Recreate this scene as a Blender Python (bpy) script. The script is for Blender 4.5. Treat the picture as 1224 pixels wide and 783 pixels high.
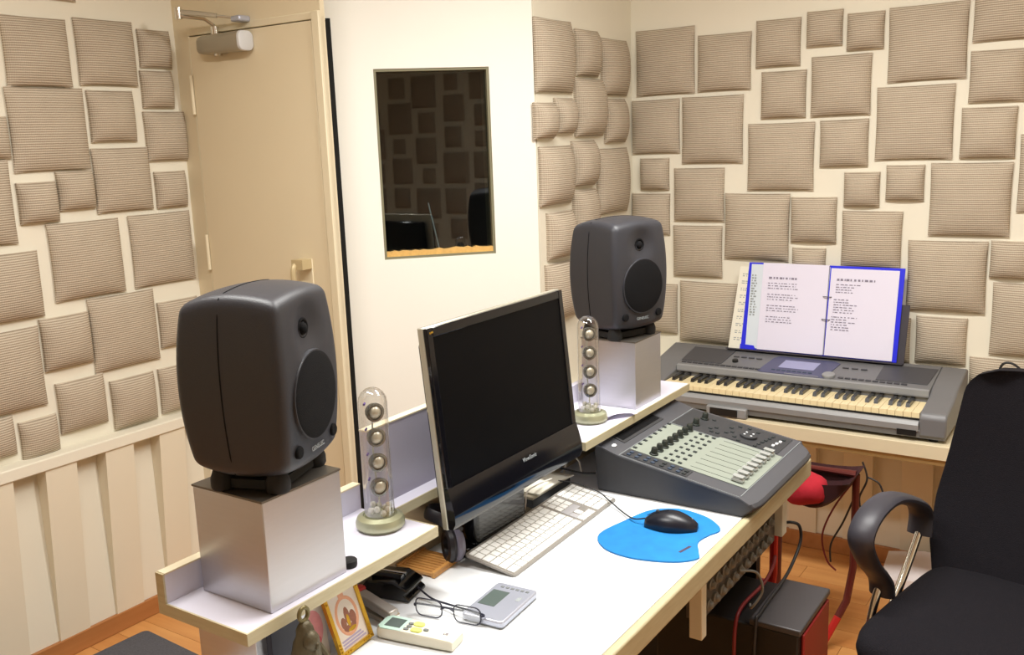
import bpy, bmesh, math, random
from mathutils import Vector, Matrix
random.seed(7)
for o in list(bpy.data.objects): bpy.data.objects.remove(o)
scn = bpy.context.scene
COL = scn.collection
PI = math.pi
def R(a): return math.radians(a)

# ------------------------------------------------------------------ camera
cam_d = bpy.data.cameras.new('camera'); cam = bpy.data.objects.new('camera', cam_d); COL.objects.link(cam)
cam_d.sensor_fit = 'HORIZONTAL'; cam_d.sensor_width = 36.0; cam_d.lens = 1133.3/1224*36.0
cam_d.clip_start = 0.02; cam_d.clip_end = 60
AX = Vector((0.83255363, 0.07770724, -0.548467)); AY = Vector((0.55275607, -0.18136023, 0.81336904)); AZ = Vector((-0.03626544, -0.9803418, -0.19394526))
cam.matrix_world = Matrix(((AX[0], -AX[1], -AX[2], 0), (AY[0], -AY[1], -AY[2], 0), (AZ[0], -AZ[1], -AZ[2], 1.54), (0, 0, 0, 1)))
scn.camera = cam

# ------------------------------------------------------------------ world, exposure
w = bpy.data.worlds.new('world'); scn.world = w; w.use_nodes = True
w.node_tree.nodes['Background'].inputs[0].default_value = (0.9, 0.88, 0.85, 1)
w.node_tree.nodes['Background'].inputs[1].default_value = 0.05
vs = scn.view_settings
vs.view_transform = 'Standard'; vs.look = 'None'; vs.gamma = 1.0; vs.use_curve_mapping = False
vs.exposure = 0.0
LAMP_POWER = 43.0       # ceiling tube fitting between desk and keyboard
LAMP_POWER_2 = 25.0     # ceiling tube fitting over the near end of the desk
ROOM_H = 2.42

# ------------------------------------------------------------------ mesh helpers
def bx(bm, x0, x1, y0, y1, z0, z1, M=None):
    vs_ = [bm.verts.new((x, y, z)) for x in (x0, x1) for y in (y0, y1) for z in (z0, z1)]
    for f in ((0,1,3,2), (4,6,7,5), (0,4,5,1), (2,3,7,6), (0,2,6,4), (1,5,7,3)):
        bm.faces.new([vs_[i] for i in f])
    if M is not None: bmesh.ops.transform(bm, matrix=M, verts=vs_)
    return vs_
def box(x0, x1, y0, y1, z0, z1, M=None):
    bm = bmesh.new(); bx(bm, x0, x1, y0, y1, z0, z1, M); return bm
def rings(bm, rs, closed=False, caps=True):
    n = len(rs[0]); vv = [[bm.verts.new(p) for p in r] for r in rs]
    m = len(vv)
    for i in range(m if closed else m-1):
        a, b = vv[i], vv[(i+1) % m]
        for k in range(n):
            bm.faces.new((a[k], a[(k+1) % n], b[(k+1) % n], b[k]))
    if caps and not closed:
        bm.faces.new(vv[0][::-1]); bm.faces.new(vv[-1])
    return [v for r in vv for v in r]
def tube(bm, pts, r, n=8, closed=False, flat=None):
    """tube along points; flat=(a,b) makes an elliptical section"""
    pts = [Vector(p) for p in pts]; m = len(pts)
    rs = []; up = None
    for i, p in enumerate(pts):
        if closed: t = pts[(i+1) % m]-pts[i-1]
        else: t = pts[min(i+1, m-1)]-pts[max(i-1, 0)]
        t.normalize()
        if up is None:
            up = Vector((0, 0, 1)) if abs(t.z) < 0.95 else Vector((0, 1, 0))
        s = t.cross(up).normalized(); up = s.cross(t).normalized()
        rr = r[i] if isinstance(r, (list, tuple)) else r
        a, b = (flat if flat else (rr, rr))
        rs.append([p+s*(math.cos(2*PI*k/n)*a)+up*(math.sin(2*PI*k/n)*b) for k in range(n)])
    return rings(bm, rs, closed)
def cyl(bm, p0, p1, r0, r1=None, n=16): return tube(bm, [p0, p1], [r0, r0 if r1 is None else r1], n)
def lathe(bm, prof, n=24, M=None):
    out = rings(bm, [[Vector((r*math.cos(2*PI*k/n), r*math.sin(2*PI*k/n), z)) for k in range(n)] for r, z in prof])
    if M is not None: bmesh.ops.transform(bm, matrix=M, verts=out)
    return out
def prism(bm, poly, h0, h1, M=None):
    """polygon in xy extruded along z"""
    out = rings(bm, [[Vector((x, y, h)) for x, y in poly] for h in (h0, h1)])
    if M is not None: bmesh.ops.transform(bm, matrix=M, verts=out)
    return out
def ball(bm, c, r, n=14, m=8):
    rx, ry, rz = r if isinstance(r, (tuple, list)) else (r, r, r)
    return rings(bm, [[Vector((c[0]+rx*math.sin(PI*j/m+1e-3)*math.cos(2*PI*k/n), c[1]+ry*math.sin(PI*j/m+1e-3)*math.sin(2*PI*k/n), c[2]-rz*math.cos(PI*j/m))) for k in range(n)] for j in range(m+1)])
def smooth_path(pts, sub=6, closed=False):
    pts = [Vector(p) for p in pts]; n = len(pts); out = []
    rng = range(n) if closed else range(n-1)
    for i in rng:
        if closed: p0, p1, p2, p3 = pts[i-1], pts[i], pts[(i+1) % n], pts[(i+2) % n]
        else: p0, p1, p2, p3 = pts[max(i-1, 0)], pts[i], pts[i+1], pts[min(i+2, n-1)]
        for k in range(sub):
            t = k/sub
            out.append(0.5*((2*p1)+(p2-p0)*t+(2*p0-5*p1+4*p2-p3)*t*t+(3*p1-p0-3*p2+p3)*t**3))
    if not closed: out.append(pts[-1])
    return out
def rrect(w_, h_, r, n=5):
    out = []
    for cx, cy, a0 in ((w_/2-r, h_/2-r, 0), (-w_/2+r, h_/2-r, 90), (-w_/2+r, -h_/2+r, 180), (w_/2-r, -h_/2+r, 270)):
        for k in range(n+1):
            a = R(a0+90*k/n); out.append((cx+r*math.cos(a), cy+r*math.sin(a)))
    return out
def mesh_of(name, bm, mat, smooth=35):
    bmesh.ops.recalc_face_normals(bm, faces=bm.faces)
    me = bpy.data.meshes.new(name); bm.to_mesh(me); bm.free()
    if mat is not None: me.materials.append(mat)
    if smooth:
        for p in me.polygons: p.use_smooth = True
        me.set_sharp_from_angle(angle=R(smooth))
    return me
def link(name, me, parent=None, loc=None, rot=None):
    o = bpy.data.objects.new(name, me); COL.objects.link(o)
    if parent is not None: o.parent = parent
    if loc is not None: o.location = loc
    if rot is not None: o.rotation_euler = rot
    return o
def mk(name, bm, mat, parent=None, loc=None, rot=None, bevel=0, seg=2, smooth=35):
    o = link(name, mesh_of(name, bm, mat, smooth), parent, loc, rot)
    if bevel:
        b = o.modifiers.new('bevel', 'BEVEL'); b.width = bevel; b.segments = seg; b.limit_method = 'ANGLE'; b.angle_limit = R(40)
    return o
def tag(o, label, cat, group=None):
    o['label'] = label; o['category'] = cat
    if group: o['group'] = group
    return o
def thing(name, label, cat, loc=(0, 0, 0), rz=0, group=None):
    o = bpy.data.objects.new(name, None); COL.objects.link(o); o.empty_display_size = 0.03
    o.location = loc; o.rotation_euler = (0, 0, rz)
    return tag(o, label, cat, group)
def struct(o): o['kind'] = 'structure'; return o
def text(name, s, size, mat, parent, M, align='CENTER', depth=0.0004):
    cu = bpy.data.curves.new(name, 'FONT'); cu.body = s; cu.size = size; cu.align_x = align; cu.align_y = 'CENTER'; cu.extrude = depth
    tmp = bpy.data.objects.new('tmp', cu); me = bpy.data.meshes.new_from_object(tmp); bpy.data.objects.remove(tmp)
    me.transform(M); me.materials.clear(); me.materials.append(mat)
    return link(name, me, parent)
def basis(origin, xdir, ydir):
    x = Vector(xdir).normalized(); y = Vector(ydir).normalized(); z = x.cross(y)
    return Matrix(((x[0], y[0], z[0], origin[0]), (x[1], y[1], z[1], origin[1]), (x[2], y[2], z[2], origin[2]), (0, 0, 0, 1)))

# ------------------------------------------------------------------ materials
def lin(c):
    return tuple(((v/255)/12.92 if v/255 <= 0.04045 else ((v/255+0.055)/1.055)**2.4) for v in c)+(1,)
MAT = {}
def mat(name, col, rough=0.5, metal=0.0, var=0.06, vscale=6.0, bump=0.0, bscale=80.0, spec=0.5, coat=0.0, emit=None, emis=0.0, stretch=None):
    m = bpy.data.materials.new(name); m.use_nodes = True; nt = m.node_tree; b = nt.nodes['Principled BSDF']
    c = lin(col)
    b.inputs['Roughness'].default_value = rough; b.inputs['Metallic'].default_value = metal
    b.inputs['Specular IOR Level'].default_value = spec; b.inputs['Coat Weight'].default_value = coat
    tc = nt.nodes.new('ShaderNodeTexCoord'); src = tc.outputs['Object']
    if stretch:
        mp = nt.nodes.new('ShaderNodeMapping'); mp.inputs['Scale'].default_value = stretch
        nt.links.new(src, mp.inputs[0]); src = mp.outputs[0]
    n = nt.nodes.new('ShaderNodeTexNoise'); n.inputs['Scale'].default_value = vscale; n.inputs['Detail'].default_value = 4
    nt.links.new(src, n.inputs['Vector'])
    mx = nt.nodes.new('ShaderNodeMix'); mx.data_type = 'RGBA'
    mx.inputs['A'].default_value = tuple(v*(1-var) for v in c[:3])+(1,)
    mx.inputs['B'].default_value = tuple(min(1, v*(1+var)) for v in c[:3])+(1,)
    nt.links.new(n.outputs['Fac'], mx.inputs['Factor']); nt.links.new(mx.outputs['Result'], b.inputs['Base Color'])
    if bump:
        n2 = nt.nodes.new('ShaderNodeTexNoise'); n2.inputs['Scale'].default_value = bscale; n2.inputs['Detail'].default_value = 3
        nt.links.new(src, n2.inputs['Vector'])
        bp = nt.nodes.new('ShaderNodeBump'); bp.inputs['Strength'].default_value = bump; bp.inputs['Distance'].default_value = 0.002
        nt.links.new(n2.outputs['Fac'], bp.inputs['Height']); nt.links.new(bp.outputs['Normal'], b.inputs['Normal'])
    if emit:
        b.inputs['Emission Color'].default_value = lin(emit); b.inputs['Emission Strength'].default_value = emis
    MAT[name] = m; return m
def thin_glass(name, tint, base, edge):
    """clear sheet: mostly see-through, mirror part grows towards grazing"""
    m = bpy.data.materials.new(name); m.use_nodes = True; nt = m.node_tree; nt.nodes.remove(nt.nodes['Principled BSDF'])
    out = nt.nodes['Material Output']
    t = nt.nodes.new('ShaderNodeBsdfTransparent'); t.inputs[0].default_value = tint
    g = nt.nodes.new('ShaderNodeBsdfGlossy'); g.inputs['Roughness'].default_value = 0.02
    lw = nt.nodes.new('ShaderNodeLayerWeight'); lw.inputs['Blend'].default_value = 0.35
    mr = nt.nodes.new('ShaderNodeMapRange'); mr.inputs['To Min'].default_value = base; mr.inputs['To Max'].default_value = edge
    nt.links.new(lw.outputs['Facing'], mr.inputs['Value'])
    mx = nt.nodes.new('ShaderNodeMixShader')
    nt.links.new(mr.outputs[0], mx.inputs[0]); nt.links.new(t.outputs[0], mx.inputs[1]); nt.links.new(g.outputs[0], mx.inputs[2]); nt.links.new(mx.outputs[0], out.inputs[0])
    MAT[name] = m; return m
def rib_fabric(name, c0, c1):
    m = bpy.data.materials.new(name); m.use_nodes = True; nt = m.node_tree; b = nt.nodes['Principled BSDF']
    b.inputs['Roughness'].default_value = 0.9; b.inputs['Specular IOR Level'].default_value = 0.15
    tc = nt.nodes.new('ShaderNodeTexCoord')
    wv = nt.nodes.new('ShaderNodeTexWave'); wv.wave_type = 'BANDS'; wv.bands_direction = 'Z'; wv.inputs['Scale'].default_value = 46; wv.inputs['Distortion'].default_value = 0.6; wv.inputs['Detail Scale'].default_value = 2
    nt.links.new(tc.outputs['Object'], wv.inputs[0])
    wx = nt.nodes.new('ShaderNodeTexWave'); wx.wave_type = 'BANDS'; wx.bands_direction = 'X'; wx.inputs['Scale'].default_value = 80; wx.inputs['Distortion'].default_value = 1.0
    nt.links.new(tc.outputs['Object'], wx.inputs[0])
    ns = nt.nodes.new('ShaderNodeTexNoise'); ns.inputs['Scale'].default_value = 18; ns.inputs['Detail'].default_value = 4
    nt.links.new(tc.outputs['Object'], ns.inputs['Vector'])
    a = nt.nodes.new('ShaderNodeMath'); a.operation = 'MULTIPLY_ADD'; a.inputs[1].default_value = 0.25
    nt.links.new(wx.outputs['Fac'], a.inputs[0]); nt.links.new(wv.outputs['Fac'], a.inputs[2])
    a2 = nt.nodes.new('ShaderNodeMath'); a2.operation = 'MULTIPLY_ADD'; a2.inputs[1].default_value = 0.3
    nt.links.new(ns.outputs['Fac'], a2.inputs[0]); nt.links.new(a.outputs[0], a2.inputs[2])
    mr = nt.nodes.new('ShaderNodeMapRange'); mr.inputs['From Max'].default_value = 1.4
    nt.links.new(a2.outputs[0], mr.inputs['Value'])
    mx = nt.nodes.new('ShaderNodeMix'); mx.data_type = 'RGBA'; mx.inputs['A'].default_value = lin(c0); mx.inputs['B'].default_value = lin(c1)
    nt.links.new(mr.outputs[0], mx.inputs['Factor']); nt.links.new(mx.outputs['Result'], b.inputs['Base Color'])
    bp = nt.nodes.new('ShaderNodeBump'); bp.inputs['Strength'].default_value = 0.5; bp.inputs['Distance'].default_value = 0.002
    nt.links.new(a.outputs[0], bp.inputs['Height']); nt.links.new(bp.outputs['Normal'], b.inputs['Normal'])
    MAT[name] = m; return m
def wood(name, c0, c1, axis_scale, rough=0.4):
    m = bpy.data.materials.new(name); m.use_nodes = True; nt = m.node_tree; b = nt.nodes['Principled BSDF']; b.inputs['Roughness'].default_value = rough
    tc = nt.nodes.new('ShaderNodeTexCoord'); mp = nt.nodes.new('ShaderNodeMapping'); mp.inputs['Scale'].default_value = axis_scale
    nt.links.new(tc.outputs['Object'], mp.inputs[0])
    oi = nt.nodes.new('ShaderNodeObjectInfo')
    ad = nt.nodes.new('ShaderNodeVectorMath'); ad.operation = 'ADD'
    cm = nt.nodes.new('ShaderNodeCombineXYZ'); ml = nt.nodes.new('ShaderNodeMath'); ml.operation = 'MULTIPLY'; ml.inputs[1].default_value = 37
    nt.links.new(oi.outputs['Random'], ml.inputs[0])
    for i in range(3): nt.links.new(ml.outputs[0], cm.inputs[i])
    nt.links.new(mp.outputs[0], ad.inputs[0]); nt.links.new(cm.outputs[0], ad.inputs[1])
    n = nt.nodes.new('ShaderNodeTexNoise'); n.inputs['Scale'].default_value = 1; n.inputs['Detail'].default_value = 5
    nt.links.new(ad.outputs[0], n.inputs['Vector'])
    av = nt.nodes.new('ShaderNodeMath'); av.operation = 'MULTIPLY_ADD'; av.inputs[1].default_value = 0.45; 
    sb = nt.nodes.new('ShaderNodeMath'); sb.operation = 'SUBTRACT'; sb.inputs[1].default_value = 0.5
    nt.links.new(oi.outputs['Random'], sb.inputs[0]); nt.links.new(sb.outputs[0], av.inputs[0]); nt.links.new(n.outputs['Fac'], av.inputs[2])
    mx = nt.nodes.new('ShaderNodeMix'); mx.data_type = 'RGBA'; mx.inputs['A'].default_value = lin(c0); mx.inputs['B'].default_value = lin(c1)
    nt.links.new(av.outputs[0], mx.inputs['Factor']); nt.links.new(mx.outputs['Result'], b.inputs['Base Color'])
    MAT[name] = m; return m

mat('plaster', (235, 229, 211), 0.85, var=0.02, bump=0.08, bscale=60)
mat('plaster_white', (243, 241, 232), 0.8, var=0.015, bump=0.05, bscale=60)
mat('door_paint', (225, 211, 180), 0.5, var=0.02)
mat('frame_paint', (226, 214, 184), 0.5, var=0.02)
mat('ceiling_paint', (240, 236, 226), 0.9, var=0.02)
mat('slat_paint', (234, 225, 203), 0.7, var=0.03)
mat('gap_shade', (14, 14, 12), 0.8)
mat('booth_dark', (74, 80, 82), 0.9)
mat('foam', (222, 178, 104), 0.95, var=0.2, vscale=60, bump=0.8, bscale=120)
rib_fabric('pad_fabric', (138, 122, 103), (214, 201, 181))
wood('floor_wood', (186, 120, 64), (224, 166, 100), (3, 30, 30))
wood('base_wood', (160, 102, 56), (196, 138, 84), (30, 2, 30))
wood('bamboo', (190, 128, 62), (222, 166, 96), (6, 60, 60))
wood('ply_edge', (176, 163, 126), (202, 192, 160), (20, 20, 160), 0.5)
mat('carpet', (92, 92, 98), 1.0, var=0.3, vscale=150, bump=1.0, bscale=300, spec=0.1)
mat('desk_white', (234, 238, 241), 0.35, var=0.01)
mat('shelf_lilac', (214, 212, 226), 0.4, var=0.02)
mat('shelf_grey', (160, 154, 158), 0.5, var=0.08, vscale=90)
mat('board_lilac', (176, 172, 188), 0.5, var=0.03)
mat('back_tan', (204, 184, 150), 0.6)
mat('aluminium', (196, 196, 200), 0.36, 0.95, var=0.04, vscale=14, bump=0.03, bscale=400, stretch=(1, 1, 12))
mat('spk_grey', (47, 48, 54), 0.42, var=0.10, vscale=300, bump=0.2, bscale=700)
mat('spk_black', (13, 13, 15), 0.85, var=0.3, vscale=400, bump=0.5, bscale=900, spec=0.2)
mat('rubber', (20, 20, 21), 0.75)
mat('gloss_black', (10, 10, 12), 0.12, spec=0.5, coat=0.3)
mat('screen', (9, 9, 11), 0.4, var=0.15, vscale=200, spec=0.07)
mat('bezel', (14, 14, 19), 0.12, spec=0.4)
mat('silver_trim', (190, 186, 170), 0.35, 0.6)
mat('silver', (186, 190, 204), 0.35, 0.5)
mat('chrome', (225, 222, 214), 0.12, 1.0, var=0.02)
thin_glass('stick_glass', (0.97, 0.97, 0.96, 1), 0.05, 0.75)
thin_glass('window_glass', (0.62, 0.68, 0.70, 1), 0.10, 0.6)
mat('stick_base', (172, 174, 144), 0.32, 0.55, var=0.05)
mat('stick_driver', (196, 190, 172), 0.4, 0.5)
mat('stick_ring', (120, 124, 124), 0.25, 0.8)
mat('stick_wire', (96, 70, 140), 0.5)
mat('stick_clear', (214, 214, 204), 0.25, 0.2)
mat('key_white', (240, 240, 236), 0.5, var=0.01)
mat('kb_alu', (158, 153, 146), 0.45, 0.4)
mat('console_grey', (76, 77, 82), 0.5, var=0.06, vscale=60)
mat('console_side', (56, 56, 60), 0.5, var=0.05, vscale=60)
mat('console_dark', (52, 53, 56), 0.6)
mat('console_pale', (140, 147, 136), 0.55, var=0.02)
mat('btn_dark', (44, 50, 52), 0.5)
mat('btn_blue', (58, 72, 92), 0.5)
mat('knob', (34, 40, 36), 0.45)
mat('fader_cap', (176, 180, 178), 0.35, 0.3)
mat('led_white', (236, 240, 244), 0.4)
mat('psr_grey', (118, 118, 120), 0.5, 0.15, var=0.04)
mat('psr_silver', (150, 151, 152), 0.5, 0.15)
mat('psr_dark', (70, 70, 74), 0.5)
mat('psr_black', (18, 18, 18), 0.5)
mat('psr_panel', (70, 72, 104), 0.35)
mat('psr_lcd', (150, 152, 190), 0.25)
mat('ivory', (244, 226, 180), 0.35, var=0.02)
mat('key_black', (26, 26, 28), 0.25)
mat('stand_dark', (58, 54, 62), 0.5)
mat('folder_blue', (38, 44, 226), 0.35)
mat('paper_lilac', (226, 222, 240), 0.7, var=0.01)
mat('paper_cream', (236, 232, 216), 0.7, var=0.01)
mat('sleeve', (216, 226, 236), 0.2)
mat('ink', (136, 130, 148), 0.8)
mat('ink_grey', (150, 156, 158), 0.8)
mat('table_cream', (222, 208, 176), 0.5, var=0.03)
wood('table_edge', (196, 164, 108), (214, 186, 132), (4, 60, 60), 0.5)
mat('mousepad', (18, 124, 196), 0.7, var=0.3, vscale=26)
mat('mouse_black', (20, 22, 32), 0.35)
mat('cable_dark', (38, 38, 40), 0.5)
mat('cable_white', (222, 216, 206), 0.5)
mat('cable_red', (120, 30, 34), 0.5)
mat('remote_white', (226, 222, 204), 0.45)
mat('remote_mint', (190, 220, 206), 0.4)
mat('lcd_grey', (86, 98, 94), 0.35)
mat('btn_yellow', (226, 232, 120), 0.5)
mat('btn_grey', (120, 124, 124), 0.5)
mat('gold', (206, 164, 56), 0.3, 0.75, var=0.2, vscale=120, bump=0.4, bscale=250)
mat('print_cream', (228, 216, 202), 0.6)
mat('print_orange', (224, 164, 130), 0.6, var=0.2, vscale=80)
mat('print_brown', (150, 98, 78), 0.6, var=0.3, vscale=120)
mat('print_pink', (226, 150, 152), 0.6, var=0.2, vscale=60)
mat('print_red', (214, 66, 92), 0.6)
mat('print_lilac', (176, 162, 188), 0.6)
mat('bronze', (92, 84, 64), 0.5, 0.45, var=0.35, vscale=60, bump=0.8, bscale=120)
mat('navy', (36, 38, 54), 0.5)
mat('stapler_silver', (186, 180, 172), 0.35, 0.5)
mat('red_plastic', (190, 44, 40), 0.4)
mat('red_metal', (196, 40, 36), 0.4, 0.2, var=0.15, vscale=30)
mat('maroon_metal', (96, 34, 28), 0.45, 0.2)
mat('red_cloth', (176, 30, 46), 0.9, var=0.3, vscale=18, bump=0.6, bscale=40)
mat('maroon_cloth', (52, 14, 18), 0.9, var=0.4, vscale=20)
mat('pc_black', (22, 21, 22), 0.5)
mat('pc_grey', (78, 76, 78), 0.45, 0.3)
mat('pc_red', (146, 30, 28), 0.5)
mat('plug_grey', (116, 114, 108), 0.5)
mat('rack_grey', (92, 88, 84), 0.5, var=0.3, vscale=50)
mat('chair_mesh', (26, 24, 29), 0.95, var=0.5, vscale=260, bump=0.8, bscale=500, spec=0.2)
mat('chair_arm', (56, 55, 63), 0.45)
mat('bag_white', (236, 230, 230), 0.6, var=0.05, bump=0.6, bscale=20)
mat('headphone', (30, 28, 34), 0.4)
mat('headphone_shell', (110, 106, 122), 0.35)
mat('reflection_white', (226, 240, 238), 0.3)
mat('lamp_white', (250, 250, 248), 0.4, emit=(255, 250, 240), emis=6.0)

# ------------------------------------------------------------------ ceiling lamps (the room's light)
def ceiling_lamp(loc, rz, label, power):
    t = thing('ceiling_lamp', label, 'lamp', loc, rz, 'ceiling tube lamps')
    mk('housing', box(-0.62, 0.62, -0.09, 0.09, -0.05, 0), MAT['ceiling_paint'], t, bevel=0.006)
    d = bmesh.new(); rings(d, [[Vector((x, 0.075*math.cos(a), -0.05-0.03*math.sin(a))) for a in [PI*k/10 for k in range(11)]] for x in (-0.6, 0.6)])
    mk('diffuser', d, MAT['lamp_white'], t)
    l = bpy.data.lights.new('tube_light', 'AREA'); l.shape = 'RECTANGLE'; l.size = 1.2; l.size_y = 0.16; l.energy = power; l.color = (1.0, 0.99, 0.955)
    o = bpy.data.objects.new('tube_light', l); COL.objects.link(o); o.parent = t; o.location = (0, 0, -0.09)
    return t
ceiling_lamp((-0.5, 1.9, ROOM_H), R(0), 'long white tube lamp on the ceiling nearer the back wall', LAMP_POWER)
ceiling_lamp((-1.25, 0.9, ROOM_H), R(0), 'long white tube lamp on the ceiling above the near desk end', LAMP_POWER_2)

# ------------------------------------------------------------------ the room
XA, YB, XD, YD, YE, XR, YF = -2.718, 2.102, -1.68, 2.67, 3.37, 1.55, -1.6
# floor: sub-floor plus single boards
fl = struct(mk('floor', box(XA-0.1, XR+0.1, YF-0.1, YE+0.1, -0.08, -0.012), MAT['base_wood']))
pl_me = {}
def plank_mesh(wd, ln):
    k = (round(wd, 3), round(ln, 3))
    if k not in pl_me: pl_me[k] = mesh_of('plank', box(-ln/2, ln/2, -wd/2, wd/2, -0.012, 0), MAT['floor_wood'], 0)
    return pl_me[k]
PWD = 0.098; row = 0; y = YF
while y < YE:
    x = XA - (0.0, 0.45, 0.2, 0.65)[row % 4]
    while x < XR:
        a, b = max(x, XA), min(x+0.9, XR)
        if b-a > 0.03 and y+PWD/2 < YE:
            link('plank', plank_mesh(PWD-0.0015, b-a-0.0015), fl, ((a+b)/2, y+PWD/2, 0))
        x += 0.9
    y += PWD; row += 1
struct(mk('ceiling', box(XA-0.1, XR+0.1, YF-0.1, YE+0.1, ROOM_H, ROOM_H+0.1), MAT['ceiling_paint']))
wl = struct(mk('wall_left', box(XA-0.1, XA, YF-0.1, YB+0.1, 0, ROOM_H), MAT['plaster']))
wb = struct(mk('wall_back', box(XD, XR+0.1, YE, YE+0.1, 0, ROOM_H), MAT['plaster']))
struct(mk('wall_return', box(XD-0.1, XD, YD+0.01, YE+0.1, 0, ROOM_H), MAT['plaster']))
struct(mk('wall_right', box(XR, XR+0.1, YF-0.1, YE, 0, ROOM_H), MAT['plaster']))
struct(mk('wall_front', box(XA, XR, YF-0.1, YF, 0, ROOM_H), MAT['plaster']))
# short wall that carries the door, with its opening
bm = bmesh.new()
bx(bm, XA, -2.65, YB, YB+0.018, 0, ROOM_H); bx(bm, -2.65, -2.05, YB, YB+0.018, 1.915, ROOM_H)
bx(bm, -2.065, -2.05, YB, YB+0.018, 0, 1.915)
struct(mk('wall_door', bm, MAT['door_paint']))
# diagonal wall with the window opening (local x runs along the wall, y into it)
WC = (XD, YD, 0); WR = (0, 0, R(45))
S0, S1, Z0, Z1 = -0.512, -0.146, 1.174, 1.772
bm = bmesh.new()
bx(bm, -0.72, S0, 0, 0.12, 0, ROOM_H); bx(bm, S1, 0, 0, 0.12, 0, ROOM_H)
bx(bm, S0, S1, 0, 0.12, 0, Z0); bx(bm, S0, S1, 0, 0.12, Z1, ROOM_H)
struct(mk('wall_window', bm, MAT['plaster_white'], None, WC, WR))
sl = mk('gap_shade_strip', box(-0.72, -0.633, -0.004, 0.02, 0, 1.925), MAT['gap_shade'], None, WC, WR); struct(sl)  # black strip painting the dark gap between door frame and slanted wall
# booth behind the window
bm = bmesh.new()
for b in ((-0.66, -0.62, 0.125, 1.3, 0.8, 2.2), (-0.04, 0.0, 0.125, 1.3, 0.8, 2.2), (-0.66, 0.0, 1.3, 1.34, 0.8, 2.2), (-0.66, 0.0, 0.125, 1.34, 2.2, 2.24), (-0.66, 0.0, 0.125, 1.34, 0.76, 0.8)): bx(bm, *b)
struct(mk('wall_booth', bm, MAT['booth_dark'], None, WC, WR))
# window: liner, pane, foam strip
wn = bpy.data.objects.new('window_1', None); COL.objects.link(wn); wn.location = WC; wn.rotation_euler = WR; struct(wn)
wn['label'] = 'dark double glazed control room window in the white slanted wall'
bm = bmesh.new(); e = 0.008
for b in ((S0, S0+e, 0.004, 0.12, Z0, Z1), (S1-e, S1, 0.004, 0.12, Z0, Z1), (S0+e, S1-e, 0.004, 0.12, Z1-e, Z1), (S0+e, S1-e, 0.004, 0.12, Z0, Z0+e)): bx(bm, *b)
mk('window_frame', bm, mat('liner', (126, 122, 96), 0.6), wn)
mk('pane', box(S0+e, S1-e, 0.03, 0.036, Z0+e, Z1-e), MAT['window_glass'], wn)
bm = bmesh.new()
n = 26; top = [0.014+0.006*random.random() for _ in range(n+1)]
rings(bm, [[Vector((S0+e+(S1-S0-2*e)*k/n, yy, Z0+e+(top[k] if u else 0))) for yy, u in ((0.006, 0), (0.03, 0), (0.03, 1), (0.006, 1))] for k in range(n+1)])
mk('foam_strip', bm, MAT['foam'], wn, smooth=0)['label'] = 'rough yellow foam strip along the window bottom'
# thin white rod added as a tube lamp's reflection in the window
q = bmesh.new(); cyl(q, (-0.325, 0.06, Z0+0.012), (-0.352, 0.09, 1.345), 0.0022, n=8)
ro = mk('tube_reflection', q, MAT['reflection_white'], None, WC, WR); tag(ro, 'thin white rod standing in for a tube lamp reflected in the window', 'reflection')

# door with hinges, handle and closer
dr = bpy.data.objects.new('door_1', None); COL.objects.link(dr); dr.location = (-2.637, YB, 0); struct(dr)
dr['label'] = 'cream painted flush door beside the slanted window wall'
mk('door_leaf', box(0.0, 0.553, -0.006, 0.03, 0.008, 1.905), MAT['door_paint'], dr, bevel=0.002)
bm = bmesh.new(); bx(bm, 0.558, 0.587, -0.010, 0.015, 0, 1.93); bx(bm, -0.012, 0.558, -0.003, 0.05, 1.909, 1.93); bx(bm, -0.012, -0.004, -0.003, 0.05, 0, 1.909)
mk('door_frame', bm, MAT['frame_paint'], dr, bevel=0.002)
for z0, z1 in ((1.66, 1.785), (1.145, 1.264), (0.2, 0.32)):
    h = bmesh.new(); cyl(h, (-0.002, -0.012, z0), (-0.002, -0.012, z1), 0.006, n=10)
    mk('hinge', h, MAT['frame_paint'], dr)
hd = bmesh.new(); bx(hd, 0.427, 0.485, -0.010, -0.006, 1.05, 1.2); mk('handle_plate', hd, MAT['frame_paint'], dr, bevel=0.003)
hb = bmesh.new(); tube(hb, smooth_path([(0.447, -0.008, 1.185), (0.447, -0.05, 1.18), (0.447, -0.055, 1.13), (0.447, -0.05, 1.08), (0.447, -0.008, 1.075)], 5), 0.009, 10); bx(hb, 0.436, 0.484, -0.05, -0.01, 1.17, 1.2)
mk('handle', hb, mat('handle_bronze', (196, 178, 138), 0.45, 0.2), dr)
# closer: body, two arms, bracket
sec = rrect(0.056, 0.058, 0.018, 4)
bm = bmesh.new()
xs = [(0.085, 0.35, 0.75), (0.095, 0.7, 0.85), (0.115, 0.95, 0.97), (0.15, 1, 1), (0.295, 1.05, 1.05)]
rings(bm, [[Vector((x, -0.036+a*k1, 1.868+b*k2)) for a, b in sec] for x, k1, k2 in xs])
cl = mk('door_closer', bm, mat('closer_grey', (168, 160, 142), 0.4, 0.5), dr)
bm = bmesh.new(); rings(bm, [[Vector((x, -0.036+a*k1, 1.868+b*k2)) for a, b in sec] for x, k1, k2 in ((0.295, 1.05, 1.05), (0.303, 1.02, 1.0), (0.305, 0.9, 0.9))])
mk('end_cap', bm, mat('closer_cap', (206, 206, 206), 0.45), cl)
bm = bmesh.new(); cyl(bm, (0.165, -0.036, 1.895), (0.165, -0.036, 1.92), 0.013, n=14); cyl(bm, (0.165, -0.03, 1.845), (0.165, -0.03, 1.833), 0.014, n=14); mk('pivot', bm, MAT['chrome'], cl)
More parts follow.
